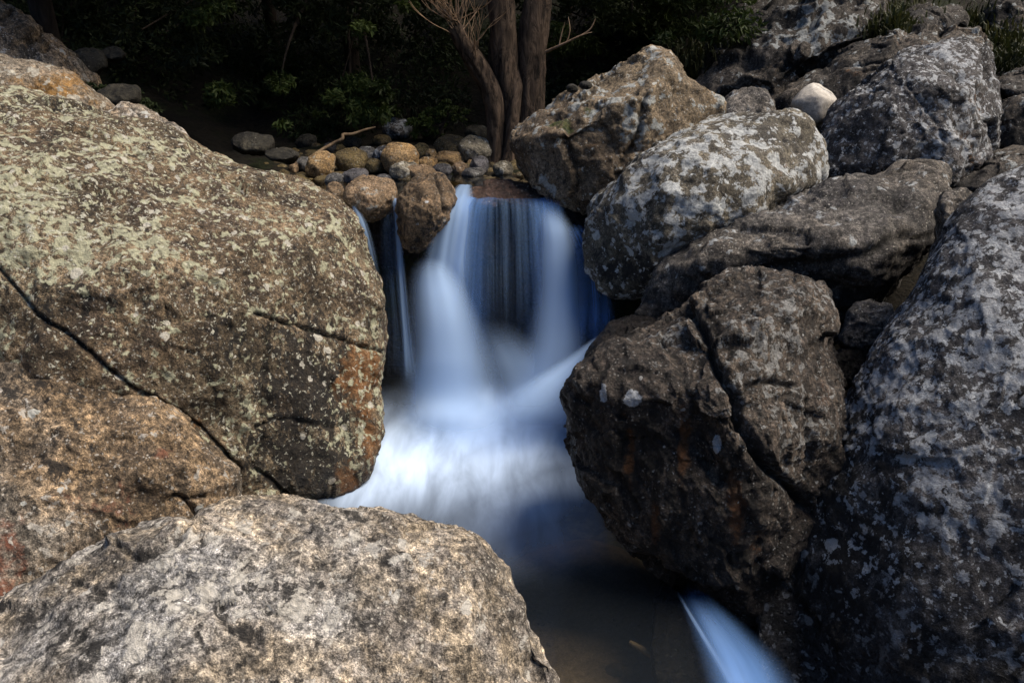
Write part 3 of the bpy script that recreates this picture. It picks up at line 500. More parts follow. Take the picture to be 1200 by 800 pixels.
# ------------------------------------------------------------------ cobbles of the upper stream bed
def bed_point(px, py):
    z = BED_Z
    if py < 150: py = 150
    for _ in range(6):
        p_ = at_z(px, py, z); z = float(ground_z(p_[None, 0], p_[None, 1])[0])
        z = max(z, 1.34)
    return p_
def pebble(label, x0, y0, x1, y1, mk, shape=0, group=None, name='stone', Y=None, level=5, marks=None, cracks=(), facets=None):
    cx, cy, rx, ry = (x0 + x1) / 2, (y0 + y1) / 2, (x1 - x0) / 2, (y1 - y0) / 2
    n = 9; ol = []
    rot = random.uniform(0, 6)
    for a in np.linspace(0, 2 * math.pi, n + 1)[:-1]:
        e = 1 + .07 * math.sin(2 * a + rot) + random.uniform(-.07, .07)
        q = (abs(math.cos(a)) ** 2.4 + abs(math.sin(a)) ** 2.4) ** (-1 / 2.4)
        ol.append((cx + rx * q * e * math.cos(a), cy - ry * q * e * math.sin(a)))
    if Y is None: Y = float(bed_point(cx, y1)[1]) + .12
    mpp = Y / FPX
    h = min(rx, ry) * mpp
    pl = facets or [(cx, cy - ry * .45, h * .7, (random.uniform(-.2, .3), -.40, .88)), (cx + rx * .3, cy, h * 1.0, (random.uniform(.2, .7), -.75, .35)), (cx - rx * .4, cy + ry * .2, h * .95, (random.uniform(-.7, -.2), -.9, .2))]
    return rock(name, label, 'stone', ol, Y, pl, M[mk], thick=h * 1.3, p=2.5, k=h * .12, lump=(h * .12, .6 / h), rough=(h * .05, 2.0 / h), chip=h * .03, facet=(.05, h * .8), level=level, group=group, marks=marks, cracks=cracks, wob=.3)
G_ = 'stones on the upper stream bed'
pebble('round pale-brown boulder perched at the left of the waterfall lip', 405, 206, 462, 257, 'brown', Y=6.75, level=6, name='stone', marks=dict(rust=[(430, 235, 18, 12, .35)], lichen=[(440, 215, 12, 6, .25)]))
rock('stone', 'dark cracked round boulder between the thin cascade and the main waterfall', 'stone', [(465, 240), (474, 222), (490, 209), (510, 204), (527, 212), (534, 230), (528, 255), (512, 282), (490, 294), (470, 285)], 6.62,
     [(500, 225, .26, (0, -.45, .88)), (505, 255, .34, (.2, -.95, .1)), (478, 260, .28, (-.5, -.85, -.1))], M['brown'], thick=.4, p=2.6, lump=(.02, 2), rough=(.016, 6), level=6, marks=dict(dark=[(490, 275, 40, 30, .7), (475, 235, 12, 16, .4)], spot=[(500, 235, 5, 4, .7), (488, 263, 4, 4, .6)], rust=[(495, 222, 20, 8, .3)]), cracks=[([(510, 207), (515, 220), (520, 240), (522, 250)], 2, .03), ([(472, 228), (486, 216), (500, 208)], 2, .02, .7)], wob=.4)
for a in [
    ('rust-faced angular stone nearest the huge left boulder on the stream bed', 357, 177, 395, 212, 'ochre'),
    ('dark olive round stone between the rust-faced stone and the slate-blue pebble', 392, 174, 433, 204, 'olive_stone'),
    ('pale grey oval pebble leaning beside the slate-blue one', 381, 202, 404, 220, 'grey'),
    ('slate-blue stone just above the round pale-brown boulder', 402, 196, 432, 219, 'slate_stone'),
    ('small brown stone squeezed between the huge left boulder and the round pale-brown boulder', 380, 215, 405, 237, 'brown'),
    ('tall tan rounded stone in the middle of the stones', 447, 167, 490, 207, 'ochre'),
    ('pale tan oblong stone leaning in front of the tall tan one', 458, 187, 491, 214, 'granite_stone'),
    ('flat sandy stone right behind the dark cracked boulder', 474, 192, 511, 215, 'brown'),
    ('rounded tan cobble right of the tall tan stone', 489, 184, 513, 200, 'ochre'),
    ('blackish wedge stone right of the flat sandy stone', 506, 192, 530, 208, 'slate_stone'),
    ('dark speckled stone just left of the tall tan one', 438, 171, 463, 190, 'slate'),
    ('blue-grey stone behind the dark olive round one', 419, 172, 440, 189, 'grey'),
    ('small black-brown stone under the dark speckled one', 429, 186, 450, 205, 'olive_stone'),
    ('thin slate flake at the edge of the still water', 440, 204, 460, 216, 'slate_stone'),
    ('big mossy olive-brown stone behind the orange oblong one', 511, 158, 549, 188, 'olive_stone'),
    ('orange-brown oblong stone lying at a slant', 511, 176, 545, 196, 'ochre'),
    ('large pale granite stone at the foot of the tree', 538, 159, 577, 194, 'granite_stone'),
    ('round grey-brown cobble in front of the large pale granite stone', 529, 190, 548, 207, 'brown'),
    ('purplish-brown stone left of the tree foot', 551, 183, 573, 207, 'slate_stone'),
    ('small whitish wet stone at the waterline by the lip', 542, 196, 567, 211, 'grey'),
    ('blue-grey stone touching the left root of the tree', 565, 175, 581, 193, 'grey'),
    ('pointed tan stone between the tree foot and the pointed brown boulder', 577, 188, 601, 208, 'granite_stone'),
    ('dark brown stone behind the rounded tan cobble', 482, 169, 504, 187, 'olive_stone'),
    ('small ochre stone wedged left of the orange oblong one', 499, 174, 513, 190, 'ochre'),
    ('pale olive stone under the green bush', 438, 157, 458, 173, 'olive_stone'),
    ('large dark grey stone half hidden by the green bush', 448, 137, 482, 166, 'slate'),
    ('flat grey stone behind the rust-faced angular stone', 348, 184, 369, 203, 'grey'),
    ('little tan stone against the edge of the huge left boulder', 338, 190, 351, 204, 'brown'),
    ('tiny orange stone on the purplish-brown one', 547, 187, 556, 199, 'ochre'),
    ('small dark cobble behind the dark olive round stone', 379, 167, 394, 180, 'slate_stone'),
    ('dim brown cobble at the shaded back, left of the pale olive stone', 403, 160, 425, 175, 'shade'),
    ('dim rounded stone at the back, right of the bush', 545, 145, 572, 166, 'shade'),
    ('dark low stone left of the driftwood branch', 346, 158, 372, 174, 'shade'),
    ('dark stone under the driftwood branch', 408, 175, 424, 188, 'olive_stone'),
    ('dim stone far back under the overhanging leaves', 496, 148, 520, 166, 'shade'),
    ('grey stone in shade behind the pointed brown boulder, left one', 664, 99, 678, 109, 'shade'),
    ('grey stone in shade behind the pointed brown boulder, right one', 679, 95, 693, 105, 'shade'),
]:
    pebble(*a, group=G_)
# loose gravel and small cobbles between them: nobody could count these
Vs, Fs, n0 = [], [], 0
iv, if_ = ico(2)
for k in range(420):
    x = random.uniform(-2.9, .6); y = random.uniform(6.9, 10.4); s = random.choice([.03, .04, .05, .07, .1])
    z = float(ground_z(np.array([x]), np.array([y]))[0]) - .01
    v = iv * np.array([random.uniform(.7, 1.3), random.uniform(.7, 1.3), random.uniform(.5, .9)]) * s * (1 + .25 * noise(iv * 1.5 + k)[:, None]) + (x, y, z)
    Vs.append(v); Fs.append(if_ + n0); n0 += len(v)
tag(mesh_obj('gravel', np.concatenate(Vs), np.concatenate(Fs), M['olive_stone'], loc=(-1, 8.5, 1.4)), kind='stuff')

# ------------------------------------------------------------------ water
def clear_water(name, tint, rough=.12, foam=False, foamcol=(.57, .72, .95)):
    t = NT(name); co = t.n('TexCoord').outputs['Object']
    tr = t.n('BsdfTransparent'); tr.inputs[0].default_value = (*tint, 1)
    gl = t.n('BsdfGlossy'); gl.inputs['Roughness'].default_value = rough; gl.inputs['Color'].default_value = (.8, .85, .9, 1)
    b = t.n('Bump'); b.inputs['Distance'].default_value = .02; b.inputs['Strength'].default_value = .35
    t.lk(t.noise(t.mapping(co, (0, 0, .5), (2.2, .9, 1)), 1.6, 3, .5), b.inputs['Height']); t.lk(b.outputs[0], gl.inputs['Normal'])
    fr = t.n('Fresnel'); fr.inputs[0].default_value = 1.33
    ms = t.n('MixShader'); t.lk(fr.outputs[0], ms.inputs[0]); t.lk(tr.outputs[0], ms.inputs[1]); t.lk(gl.outputs[0], ms.inputs[2])
    o = ms.outputs[0]
    if foam:
        df = t.n('BsdfDiffuse'); df.inputs[0].default_value = (*foamcol, 1)
        f = t.attr('foam')
        wisp = t.noise(t.mapping(co, (0, 0, .55), (3.0, .8, 1)), 1.7, 4, .55, .4)
        f2 = t.math('MULTIPLY', f, t.rng(wisp, .25, .7, .55, 1.25, False)); f2 = t.math('MINIMUM', t.math('ADD', f2, .012), .97)
        m2 = t.n('MixShader'); t.lk(f2, m2.inputs[0]); t.lk(o, m2.inputs[1]); t.lk(df.outputs[0], m2.inputs[2]); o = m2.outputs[0]
    t.lk(o, t.out.inputs[0]); return t.m
M['pool'] = clear_water('pool_water', (.68, .69, .62), .16, True)
M['still'] = clear_water('still_water', (.45, .42, .36), .08)
def in_poly(x, y, poly):
    c = np.zeros(x.shape, bool)
    for (x0, y0), (x1, y1) in zip(poly, np.roll(poly, -1, axis=0)):
        c ^= ((y0 > y) != (y1 > y)) & (x < (x1 - x0) * (y - y0) / (y1 - y0 + 1e-12) + x0)
    return c
wx, wy = np.meshgrid(np.linspace(-1.7, 1.3, 220), np.linspace(2.35, 6.55, 300))
P = np.stack([wx.ravel(), wy.ravel(), np.zeros(wx.size)], 1)
px, py = topx(P)
nz = fbm(np.stack([P[:, 0] * 1.6, P[:, 1] * .9, P[:, 2]], 1) + 3, 3)
px_, py_ = px + 26 * nz, py + 16 * nz
def blob(cx, cy, rx, ry, rot=0, pw=2):
    a = R(rot); dx, dy = px_ - cx, py_ - cy; u = dx * math.cos(a) + dy * math.sin(a); v = -dx * math.sin(a) + dy * math.cos(a)
    return np.exp(-((np.abs(u / rx) ** pw) + (np.abs(v / ry) ** pw)))
foam = np.maximum.reduce([1.05 * blob(575, 478, 120, 62, -18, 2.6), .95 * blob(490, 535, 95, 55, -25, 2.2), .85 * blob(440, 570, 60, 30, -30), .95 * blob(650, 455, 80, 50, -35), .9 * blob(600, 520, 95, 50, -25), .75 * blob(570, 545, 105, 55, -20), .55 * blob(600, 592, 115, 50, -25), .38 * blob(610, 632, 110, 38, -10), .8 * blob(620, 500, 80, 60, -30), .85 * blob(600, 474, 95, 26, -8, 2), .7 * blob(530, 482, 50, 22)])
foam *= 1 - .75 * blob(688, 505, 30, 40); foam *= 1 - .92 * np.exp(-((px - 452) / 42) ** 2 - ((py - 432) / 30) ** 2); foam *= sstep(745, 585, py) * sstep(442, 482, py_)
P[:, 2] = .012 * fbm(P * 1.5, 2) * sstep(4.0, 5.0, P[:, 1]) + .012 * fbm(P * np.array([6, 2.5, 1]), 3) * np.clip(foam, 0, 1)
# the pool ends where it spills over the ledge below the heart-shaped boulder
lip = at_z(np.array([786., 800, 826, 850, 880]), np.array([684., 706, 748, 792, 850]), 0.0)
poly = np.concatenate([[[-1.9, 2.2]], [[lip[-1, 0], 2.2]], lip[::-1, :2], [[1.5, lip[0, 1] + .05], [1.5, 6.6], [-1.9, 6.6]]])
keep = in_poly(P[:, 0], P[:, 1], poly)
I = np.arange(220 * 300).reshape(300, 220); Fq = np.stack([I[:-1, :-1], I[:-1, 1:], I[1:, 1:], I[1:, :-1]], -1).reshape(-1, 4)
Fq = Fq[keep[Fq].all(1)]
use = np.unique(Fq); mp = np.full(len(P), -1); mp[use] = np.arange(len(use))
tag(mesh_obj('water', P[use], mp[Fq], M['pool'], loc=(0, 4.3, 0), attrs=dict(foam=foam[use])), kind='structure')
wx, wy = np.meshgrid(np.linspace(-2.6, .75, 60), np.linspace(6.85, 8.6, 50)); P = np.stack([wx.ravel(), wy.ravel(), np.full(wx.size, BED_Z + .055)], 1)
I = np.arange(60 * 50).reshape(50, 60); Fq = np.stack([I[:-1, :-1], I[:-1, 1:], I[1:, 1:], I[1:, :-1]], -1).reshape(-1, 4)
tag(mesh_obj('upper_water', P, Fq, M['still'], loc=(-.9, 7.7, BED_Z)), kind='structure')

wx, wy = np.meshgrid(np.linspace(.15, 1.7, 60), np.linspace(2.2, 3.7, 60)); P = np.stack([wx.ravel(), wy.ravel(), np.full(wx.size, -.46)], 1)
px_, py_ = topx(P); px_ += 10 * fbm(P * 3, 3)
fo = np.maximum(.3 * blob(885, 800, 60, 55, 40), .25 * blob(930, 850, 90, 60))
I = np.arange(60 * 60).reshape(60, 60); Fq = np.stack([I[:-1, :-1], I[:-1, 1:], I[1:, 1:], I[1:, :-1]], -1).reshape(-1, 4)
P[:, 2] += .015 * fbm(P * np.array([5, 3, 1.]), 3)
tag(mesh_obj('lower_water', P, Fq, M['pool'], loc=(.9, 3, -.3), attrs=dict(foam=fo)), kind='structure')
def silk(name, colr, streak, sharp, trans=.35):
    t = NT(name); uv = t.n('TexCoord').outputs['UV']
    d = t.attr('dens')
    s1 = t.noise(t.mapping(uv, (0, 0, 0), (streak, .55, 1)), 1.0, 4, .6, .15)
    s2 = t.noise(t.mapping(uv, (0, 0, 0), (streak * 3.1, .9, 1)), 1.0, 3, .6)
    s = t.math('ADD', t.math('MULTIPLY', s1, .7), t.math('MULTIPLY', s2, .3))
    m = t.rng(s, .5 - .22 / sharp, .5 + .22 / sharp, max(0, 1 - sharp * .75), 1.15, False)
    f = t.math('MINIMUM', t.math('MULTIPLY', d, m), .96)
    df = t.n('BsdfDiffuse'); df.inputs[0].default_value = (*colr, 1)
    tl = t.n('BsdfTranslucent'); tl.inputs[0].default_value = (*colr, 1)
    a = t.n('MixShader'); a.inputs[0].default_value = trans; t.lk(df.outputs[0], a.inputs[1]); t.lk(tl.outputs[0], a.inputs[2])
    tr = t.n('BsdfTransparent'); ms = t.n('MixShader'); t.lk(f, ms.inputs[0]); t.lk(tr.outputs[0], ms.inputs[1]); t.lk(a.outputs[0], ms.inputs[2])
    t.lk(ms.outputs[0], t.out.inputs[0]); return t.m
M['silk'] = silk('falling_water', (.22, .44, .93), 5, 1.25)
M['silk_fine'] = silk('falling_water_threads', (.36, .58, .95), 9, 1.7)
M['cascade'] = silk('spilling_water', (.22, .44, .92), 1.6, .7)
M['mist'] = silk('misty_white_water', (.50, .69, .97), .9, .12)
M['silk_soft'] = silk('white_water', (.46, .66, .97), 1.6, .22)
fall = tag(empty('waterfall', (0, 6.5, 0)), kind='structure')
def stream(path, mat, dens=1.0, bulge=.12, soft=.5, fade=(.04, .12), nu=40, nv=60, seed=0, skew=0, flow=1.0):
    """a sheet of falling water: path rows are (px, py, Y, half width px); bulges towards the viewer, thins at its edges"""
    c = catmull(path, 10, False); tt = np.linspace(0, len(c) - 1, nv); c = np.stack([np.interp(tt, np.arange(len(c)), c[:, k]) for k in range(4)], 1)
    u = np.linspace(-1, 1, nu); vv = np.linspace(0, 1, nv)
    U, VV = np.meshgrid(u, vv)
    pxs = c[:, 0:1] + c[:, 3:4] * U + skew * U * 0; pys = np.repeat(c[:, 1:2], nu, 1)
    Ys = c[:, 2:3] - bulge * (np.sqrt(np.clip(1 - U ** 2, 0, 1)) - .5)
    Pp = at(pxs.ravel(), pys.ravel(), Ys.ravel())
    w = noise(np.stack([U.ravel() * 3 + seed, VV.ravel() * 1.2, U.ravel() * 0 + seed * 1.7], 1))
    Pp[:, 1] += (.006 if mat is M['mist'] else .02) * w
    edge = sstep(0, soft, 1 - np.abs(U)) * sstep(0, fade[0] + 1e-6, VV) * sstep(0, fade[1] + 1e-6, 1 - VV)
    I = np.arange(nu * nv).reshape(nv, nu); Fq = np.stack([I[:-1, :-1], I[1:, :-1], I[1:, 1:], I[:-1, 1:]], -1).reshape(-1, 4)
    uv = np.stack([(U.ravel() + seed * 2.3), VV.ravel() + seed], 1)
    D = dens(U, VV) if callable(dens) else dens
    return mesh_obj('water_stream', Pp, Fq, mat, fall, loc=Pp.mean(0), attrs=dict(dens=(edge * D).ravel()), uv=uv)
# main curtain, thinner where the black rock shows through right of its middle
gap = lambda U, V: (1 - .96 * np.exp(-(np.abs(U - .06) / .42) ** 4) * sstep(.10, .22, V)) * (.66 - .2 * sstep(.3, .9, U))
stream([(594, 224, 7.05, 46), (594, 231, 6.86, 62), (592, 245, 6.62, 72), (590, 300, 6.42, 80), (590, 370, 6.25, 92), (585, 445, 6.04, 108), (582, 480, 5.82, 116), (580, 505, 5.5, 120)], M['silk'], gap, bulge=.10, soft=.22, fade=(.03, .3), nu=90, nv=90, seed=1)
stream([(600, 232, 6.80, 46), (602, 250, 6.55, 50), (604, 310, 6.36, 54), (606, 400, 6.15, 58)], M['silk_fine'], .16, bulge=.05, soft=.3, fade=(.04, .35), nu=60, nv=60, seed=4)
stream([(545, 216, 7.1, 9), (541, 226, 6.85, 15), (534, 250, 6.58, 26), (524, 310, 6.38, 34), (520, 380, 6.2, 42)], M['silk_soft'], .58, bulge=.10, soft=.7, fade=(.03, .3), seed=2)
stream([(505, 300, 6.32, 18), (510, 325, 6.18, 34), (518, 370, 6.02, 48), (526, 420, 5.90, 60), (534, 470, 5.78, 76), (540, 500, 5.50, 94), (544, 535, 5.08, 110)], M['mist'], .93, bulge=.26, soft=.95, fade=(.25, .38), nu=60, seed=3)
stream([(568, 372, 6.06, 30), (588, 398, 6.0, 46), (608, 428, 5.9, 58), (622, 460, 5.78, 66), (628, 490, 5.62, 78), (628, 520, 5.26, 90)], M['mist'], .5, bulge=.08, soft=.98, fade=(.4, .4), seed=5)
stream([(640, 240, 6.7, 18), (650, 265, 6.5, 24), (655, 300, 6.36, 32), (656, 350, 6.2, 36), (652, 410, 5.98, 46), (640, 465, 5.78, 64), (630, 500, 5.52, 80), (622, 535, 5.08, 96)], M['mist'], .72, bulge=.14, soft=.9, fade=(.18, .35), nu=50, seed=6)
stream([(672, 262, 6.6, 14), (690, 300, 6.42, 22), (698, 350, 6.25, 28), (696, 410, 6.0, 36)], M['silk'], .55, bulge=.1, soft=.7, fade=(.15, .25), seed=7)
stream([(724, 384, 5.62, 6), (705, 398, 5.6, 14), (680, 420, 5.55, 24), (645, 450, 5.4, 40), (600, 495, 5.2, 70)], M['mist'], .85, bulge=.08, soft=.9, fade=(.12, .3), nu=50, seed=8)
stream([(463, 232, 6.72, 3), (465, 250, 6.6, 5), (470, 320, 6.5, 6), (477, 400, 6.4, 8), (482, 455, 6.3, 14)], M['silk_soft'], .62, bulge=.02, soft=.9, fade=(.02, .2), nu=16, seed=9)
stream([(455, 240, 6.74, 9), (458, 300, 6.55, 14), (465, 380, 6.42, 18), (470, 450, 6.3, 30)], M['silk_fine'], .16, bulge=.02, soft=.8, fade=(.1, .2), nu=24, seed=10)
stream([(412, 236, 6.65, 3), (424, 262, 6.5, 7), (434, 300, 6.42, 8), (442, 350, 6.35, 9)], M['silk_soft'], .5, bulge=.02, soft=.9, fade=(.15, .4), nu=16, seed=11)
# lower cascade slipping away under the heart-shaped boulder
stream([(812, 682, 3.66, 14), (822, 706, 3.50, 26), (846, 740, 3.26, 40), (872, 780, 3.02, 54), (896, 840, 2.72, 64)], M['cascade'], lambda U, V: (.25 + .5 * V) * (1 - .35 * U), bulge=.04, soft=.85, fade=(.4, .02), nu=60, seed=12)
stream([(812, 696, 3.60, 8), (828, 725, 3.40, 14), (852, 768, 3.12, 22), (884, 830, 2.83, 30)], M['silk_soft'], lambda U, V: .05 + .42 * V, bulge=.03, soft=.95, fade=(.4, .02), nu=40, seed=15)
stream([(792, 690, 3.63, 3), (810, 722, 3.42, 4), (836, 765, 3.16, 6), (874, 830, 2.85, 9)], M['silk_soft'], .55, bulge=.02, soft=.9, fade=(.35, .02), nu=24, seed=13)
# a pale stick lying under water on the pool bed
def tube(path, radii, sides=8, nseg=8, bark=0.0, bf=6.0, seed=0):
    c = catmull(path, nseg, False); n = len(c); r = np.interp(np.linspace(0, len(radii) - 1, n), np.arange(len(radii)), radii)
    T = np.gradient(c, axis=0); T /= np.linalg.norm(T, axis=1, keepdims=True) + 1e-9
    ref = np.array([0, 1.0, 0]) if abs(T[n // 2][1]) < .8 else np.array([1.0, 0, 0])
    A = np.cross(T, ref); A /= np.linalg.norm(A, axis=1, keepdims=True); B = np.cross(T, A)
    an = np.linspace(0, 2 * math.pi, sides + 1)[:-1]
    rr = np.repeat(r[:, None], sides, 1)
    if bark:
        s = np.concatenate([[0], np.cumsum(np.linalg.norm(np.diff(c, axis=0), axis=1))])
        q = np.stack([np.repeat(np.cos(an)[None] * 1, n, 0).ravel() * bf * .55, np.repeat(np.sin(an)[None], n, 0).ravel() * bf * .55, np.repeat(s[:, None], sides, 1).ravel() * 2.2], 1) + seed
        rr = rr * (1 + bark * 2 * fbm(q, 4, .6).reshape(n, sides) + bark * 3.0 * fbm(q * np.array([.35, .35, .5]), 2).reshape(n, sides))
    V = c[:, None, :] + rr[..., None] * (np.cos(an)[None, :, None] * A[:, None] + np.sin(an)[None, :, None] * B[:, None])
    I = np.arange(n * sides).reshape(n, sides); J = np.roll(I, -1, 1)
    F = np.stack([I[:-1], J[:-1], J[1:], I[1:]], -1).reshape(-1, 4)
    return V.reshape(-1, 3), F
def join(parts):
    Vs, Fs, n = [], [], 0
    for v, f in parts: Vs.append(v); Fs.append(f + n); n += len(v)
    return np.concatenate(Vs), np.concatenate(Fs)
def wood(name, c1, c2, sc=(14, 14, 2.2), bump=.03):
    t = NT(name); co = t.n('TexCoord').outputs['Object']
    a = t.noise(t.mapping(co, (0, 0, 0), sc), 1.0, 8, .72, .9); b2 = t.noise(co, 3.0, 4, .6)
    c = t.mix(t.rng(a, .34, .66), c1, c2); c = t.mix(t.rng(b2, .5, .66, 0, .6), c, tuple(x * .55 for x in c2))
    p_ = t.n('BsdfPrincipled'); t.lk(c, p_.inputs['Base Color']); p_.inputs['Roughness'].default_value = .9; p_.inputs['Specular IOR Level'].default_value = .2
    b_ = t.n('Bump'); b_.inputs['Distance'].default_value = bump; t.lk(a, b_.inputs['Height']); t.lk(b_.outputs[0], p_.inputs['Normal']); t.lk(p_.outputs[0], t.out.inputs[0]); return t.m
M['bark'] = wood('bark', (.014, .011, .009), (.17, .12, .085), (13, 13, 3.6), .08)
M['bark_dark'] = wood('dark_bark', (.02, .016, .013), (.06, .045, .035))
M['twig'] = wood('twig_bark', (.17, .11, .065), (.36, .25, .16), bump=.004)
M['drift'] = wood('driftwood', (.13, .09, .055), (.26, .185, .115), bump=.01)
p0 = at_z(np.array([738., 760, 790]), np.array([757., 770, 790]), -.2)
V, F = tube(p0 + np.array([0, 0, .03]), [.012, .02, .01], 8, 6)
tag(mesh_obj('stick', V, F, M['drift']), 'pale stick lying under the water near the lower cascade', 'stick')
P3 = [at(qx, qy, 9.5 + dy) for qx, qy, dy in ((360, 186, -.3), (378, 175, -.1), (391, 168, 0), (401, 163, 0), (402, 158, .05), (413, 157, .1), (428, 152, .2), (440, 149, .3))]
V, F = tube(P3, [.012, .018, .02, .02, .018, .014, .008], 8, 6, .1)
tag(mesh_obj('driftwood_branch', V, F, M['drift']), 'bent pale driftwood branch lying across the shaded stones', 'branch')

# ------------------------------------------------------------------ the bare tree at the head of the falls
base = at_z(600, 192, 1.42); TY = base[1]
tree = tag(empty('tree', tuple(base)), 'bare tree with several thick brown trunks rising behind the stones', 'tree')
def tp(px, py, dy=0): return at(px, py, TY + dy)
def part(name, path, rad, sides=40, nseg=14, bark=.10, mat='bark', seed=0):
    V, F = tube(path, rad, sides, nseg, bark, seed=seed); return mesh_obj(name, V, F, M[mat], tree)
W = .86 * TY / FPX
part('trunk', [tp(577, 208, -.15), tp(580, 190, -.1), tp(582, 150, -.1), tp(578, 112, -.1), tp(562, 80, -.1), tp(542, 50, -.15), tp(532, 30, -.2)], [26 * W, 14 * W, 13 * W, 14 * W, 13 * W, 11 * W, 9 * W], seed=1)
part('trunk', [tp(588, 212, -.12), tp(592, 190, -.05), tp(596, 150), tp(594, 110), tp(590, 70), tp(590, 30), tp(587, -10), tp(585, -80), tp(570, -200)], [20 * W, 12 * W, 13 * W, 18 * W, 19 * W, 18 * W, 17 * W, 15 * W, 11 * W], nseg=18, seed=2)
part('trunk', [tp(608, 215, .05), tp(616, 180, .08), tp(620, 140, .1), tp(622, 100, .1), tp(624, 50, .1), tp(630, 0, .12), tp(634, -70, .15), tp(650, -200, .2)], [30 * W, 24 * W, 21 * W, 19 * W, 18 * W, 17 * W, 16 * W, 12 * W], nseg=18, seed=3)
part('trunk', [tp(594, 205, -.25), tp(597, 180, -.18), tp(601, 140, -.15), tp(604, 100, -.05), tp(600, 70, .05)], [12 * W, 8 * W, 8 * W, 8 * W, 5 * W], seed=5)
def twigs(start, aim, n, length, spread, seed, r0=.012, sub=3):
    rg = random.Random(seed); parts = []
    for k in range(n):
        d = Vector(aim) + Vector((rg.uniform(-spread, spread), rg.uniform(-spread, spread) * .6, rg.uniform(-spread, spread) * .8)); d.normalize()
        s0 = Vector(start) + Vector((rg.uniform(-.08, .08), rg.uniform(-.05, .05), rg.uniform(-.05, .12)))
        L = length * rg.uniform(.6, 1.2); pts = [s0]
        for j in range(5):
            d = (d + Vector((rg.uniform(-.2, .2), rg.uniform(-.2, .2), rg.uniform(-.05, .25)))).normalized(); pts.append(pts[-1] + d * L / 5)
        parts.append(tube([p[:] for p in pts], [r0, r0 * .8, r0 * .65, r0 * .5, r0 * .35, r0 * .2], 5, 3))
        for q in range(sub):
            j = rg.randint(1, 4); d2 = (d + Vector((rg.uniform(-.8, .8), rg.uniform(-.5, .5), rg.uniform(-.3, .6)))).normalized(); p2 = [pts[j]]
            for jj in range(3): d2 = (d2 + Vector((rg.uniform(-.2, .2), 0, rg.uniform(0, .3)))).normalized(); p2.append(p2[-1] + d2 * L * .16)
            parts.append(tube([p[:] for p in p2], [r0 * .5, r0 * .4, r0 * .3, r0 * .15], 4, 2))
    return join(parts)
for st_, aim, n, L, sp_, sd_ in [((536, 36), (-.15, -.1, .9), 20, .6, .9, 1), ((556, 66), (.3, -.3, .8), 9, .5, .5, 2), ((528, 20), (-.7, -.1, .5), 8, .5, .4, 3)]:
    V, F = twigs(tp(*st_, -.2), aim, n, L, sp_, sd_, .0075, 2); mesh_obj('twigs', V, F, M['twig'], tree)
V, F = join([tube([tp(640, 61), tp(655, 54, -.1), tp(672, 46, -.15), tp(690, 36, -.2), tp(698, 22, -.2)], [.02, .014, .011, .008, .004], 6, 5), tube([tp(655, 54, -.1), tp(658, 40, -.1), tp(662, 26, -.1)], [.009, .006, .003], 5, 4), tube([tp(672, 46, -.15), tp(686, 40, -.2), tp(694, 38, -.2)], [.008, .006, .003], 5, 4), tube([tp(664, 50, -.12), tp(668, 36, -.1), tp(666, 20, 0)], [.007, .005, .003], 5, 4)])
mesh_obj('branch', V, F, M['twig'], tree)

# ------------------------------------------------------------------ foliage
def leaf_mat(name, a, b, trans=.25):
    t = NT(name); g = t.n('NewGeometry'); co = t.n('TexCoord').outputs['Object']
    c = t.mix(g.outputs['Random Per Island'], a, b); c = t.mix(t.rng(t.noise(co, 1.2, 3), .4, .62), c, tuple(x * .55 for x in a))
    d = t.n('BsdfPrincipled'); t.lk(c, d.inputs['Base Color']); d.inputs['Roughness'].default_value = .6; d.inputs['Specular IOR Level'].default_value = .25
    tl = t.n('BsdfTranslucent'); t.lk(c, tl.inputs[0]); m = t.n('MixShader'); m.inputs[0].default_value = trans
    t.lk(d.outputs[0], m.inputs[1]); t.lk(tl.outputs[0], m.inputs[2]); t.lk(m.outputs[0], t.out.inputs[0]); return t.m
M['leaf'] = leaf_mat('evergreen_leaves', (.020, .032, .010), (.045, .062, .020))
M['leaf2'] = leaf_mat('green_leaves', (.045, .070, .014), (.085, .115, .030))
M['grass'] = leaf_mat('grass_blades', (.020, .028, .007), (.06, .06, .02))
def leaves(centres, radii, n, size, rng, flat=.6, droop=.25):
    """n small bent leaf blades spread in clumps"""
    centres = np.asarray(centres, float); radii = np.asarray(radii, float)
    w = radii ** 2; k = rng.choice(len(centres), n, p=w / w.sum())
    d = rng.normal(size=(n, 3)); d /= np.linalg.norm(d, axis=1, keepdims=True); rr = rng.random(n) ** (1 / 2.2)
    c = centres[k] + d * (radii[k] * rr)[:, None] * np.array([1, 1, flat])
    ax = d * .7 + rng.normal(size=(n, 3)) * .6 + np.array([0, 0, -droop]); ax /= np.linalg.norm(ax, axis=1, keepdims=True)
    sd_ = np.cross(ax, rng.normal(size=(n, 3))); sd_ /= np.linalg.norm(sd_, axis=1, keepdims=True); up = np.cross(sd_, ax)
    L = size * rng.uniform(.6, 1.4, n)[:, None]; wd = L * .36
    V = np.stack([c - ax * L * .5, c + sd_ * wd * .5 + up * L * .08, c + ax * L * .5, c - sd_ * wd * .5 + up * L * .08], 1).reshape(-1, 3)
    F = np.arange(4 * n).reshape(n, 4); return V, F
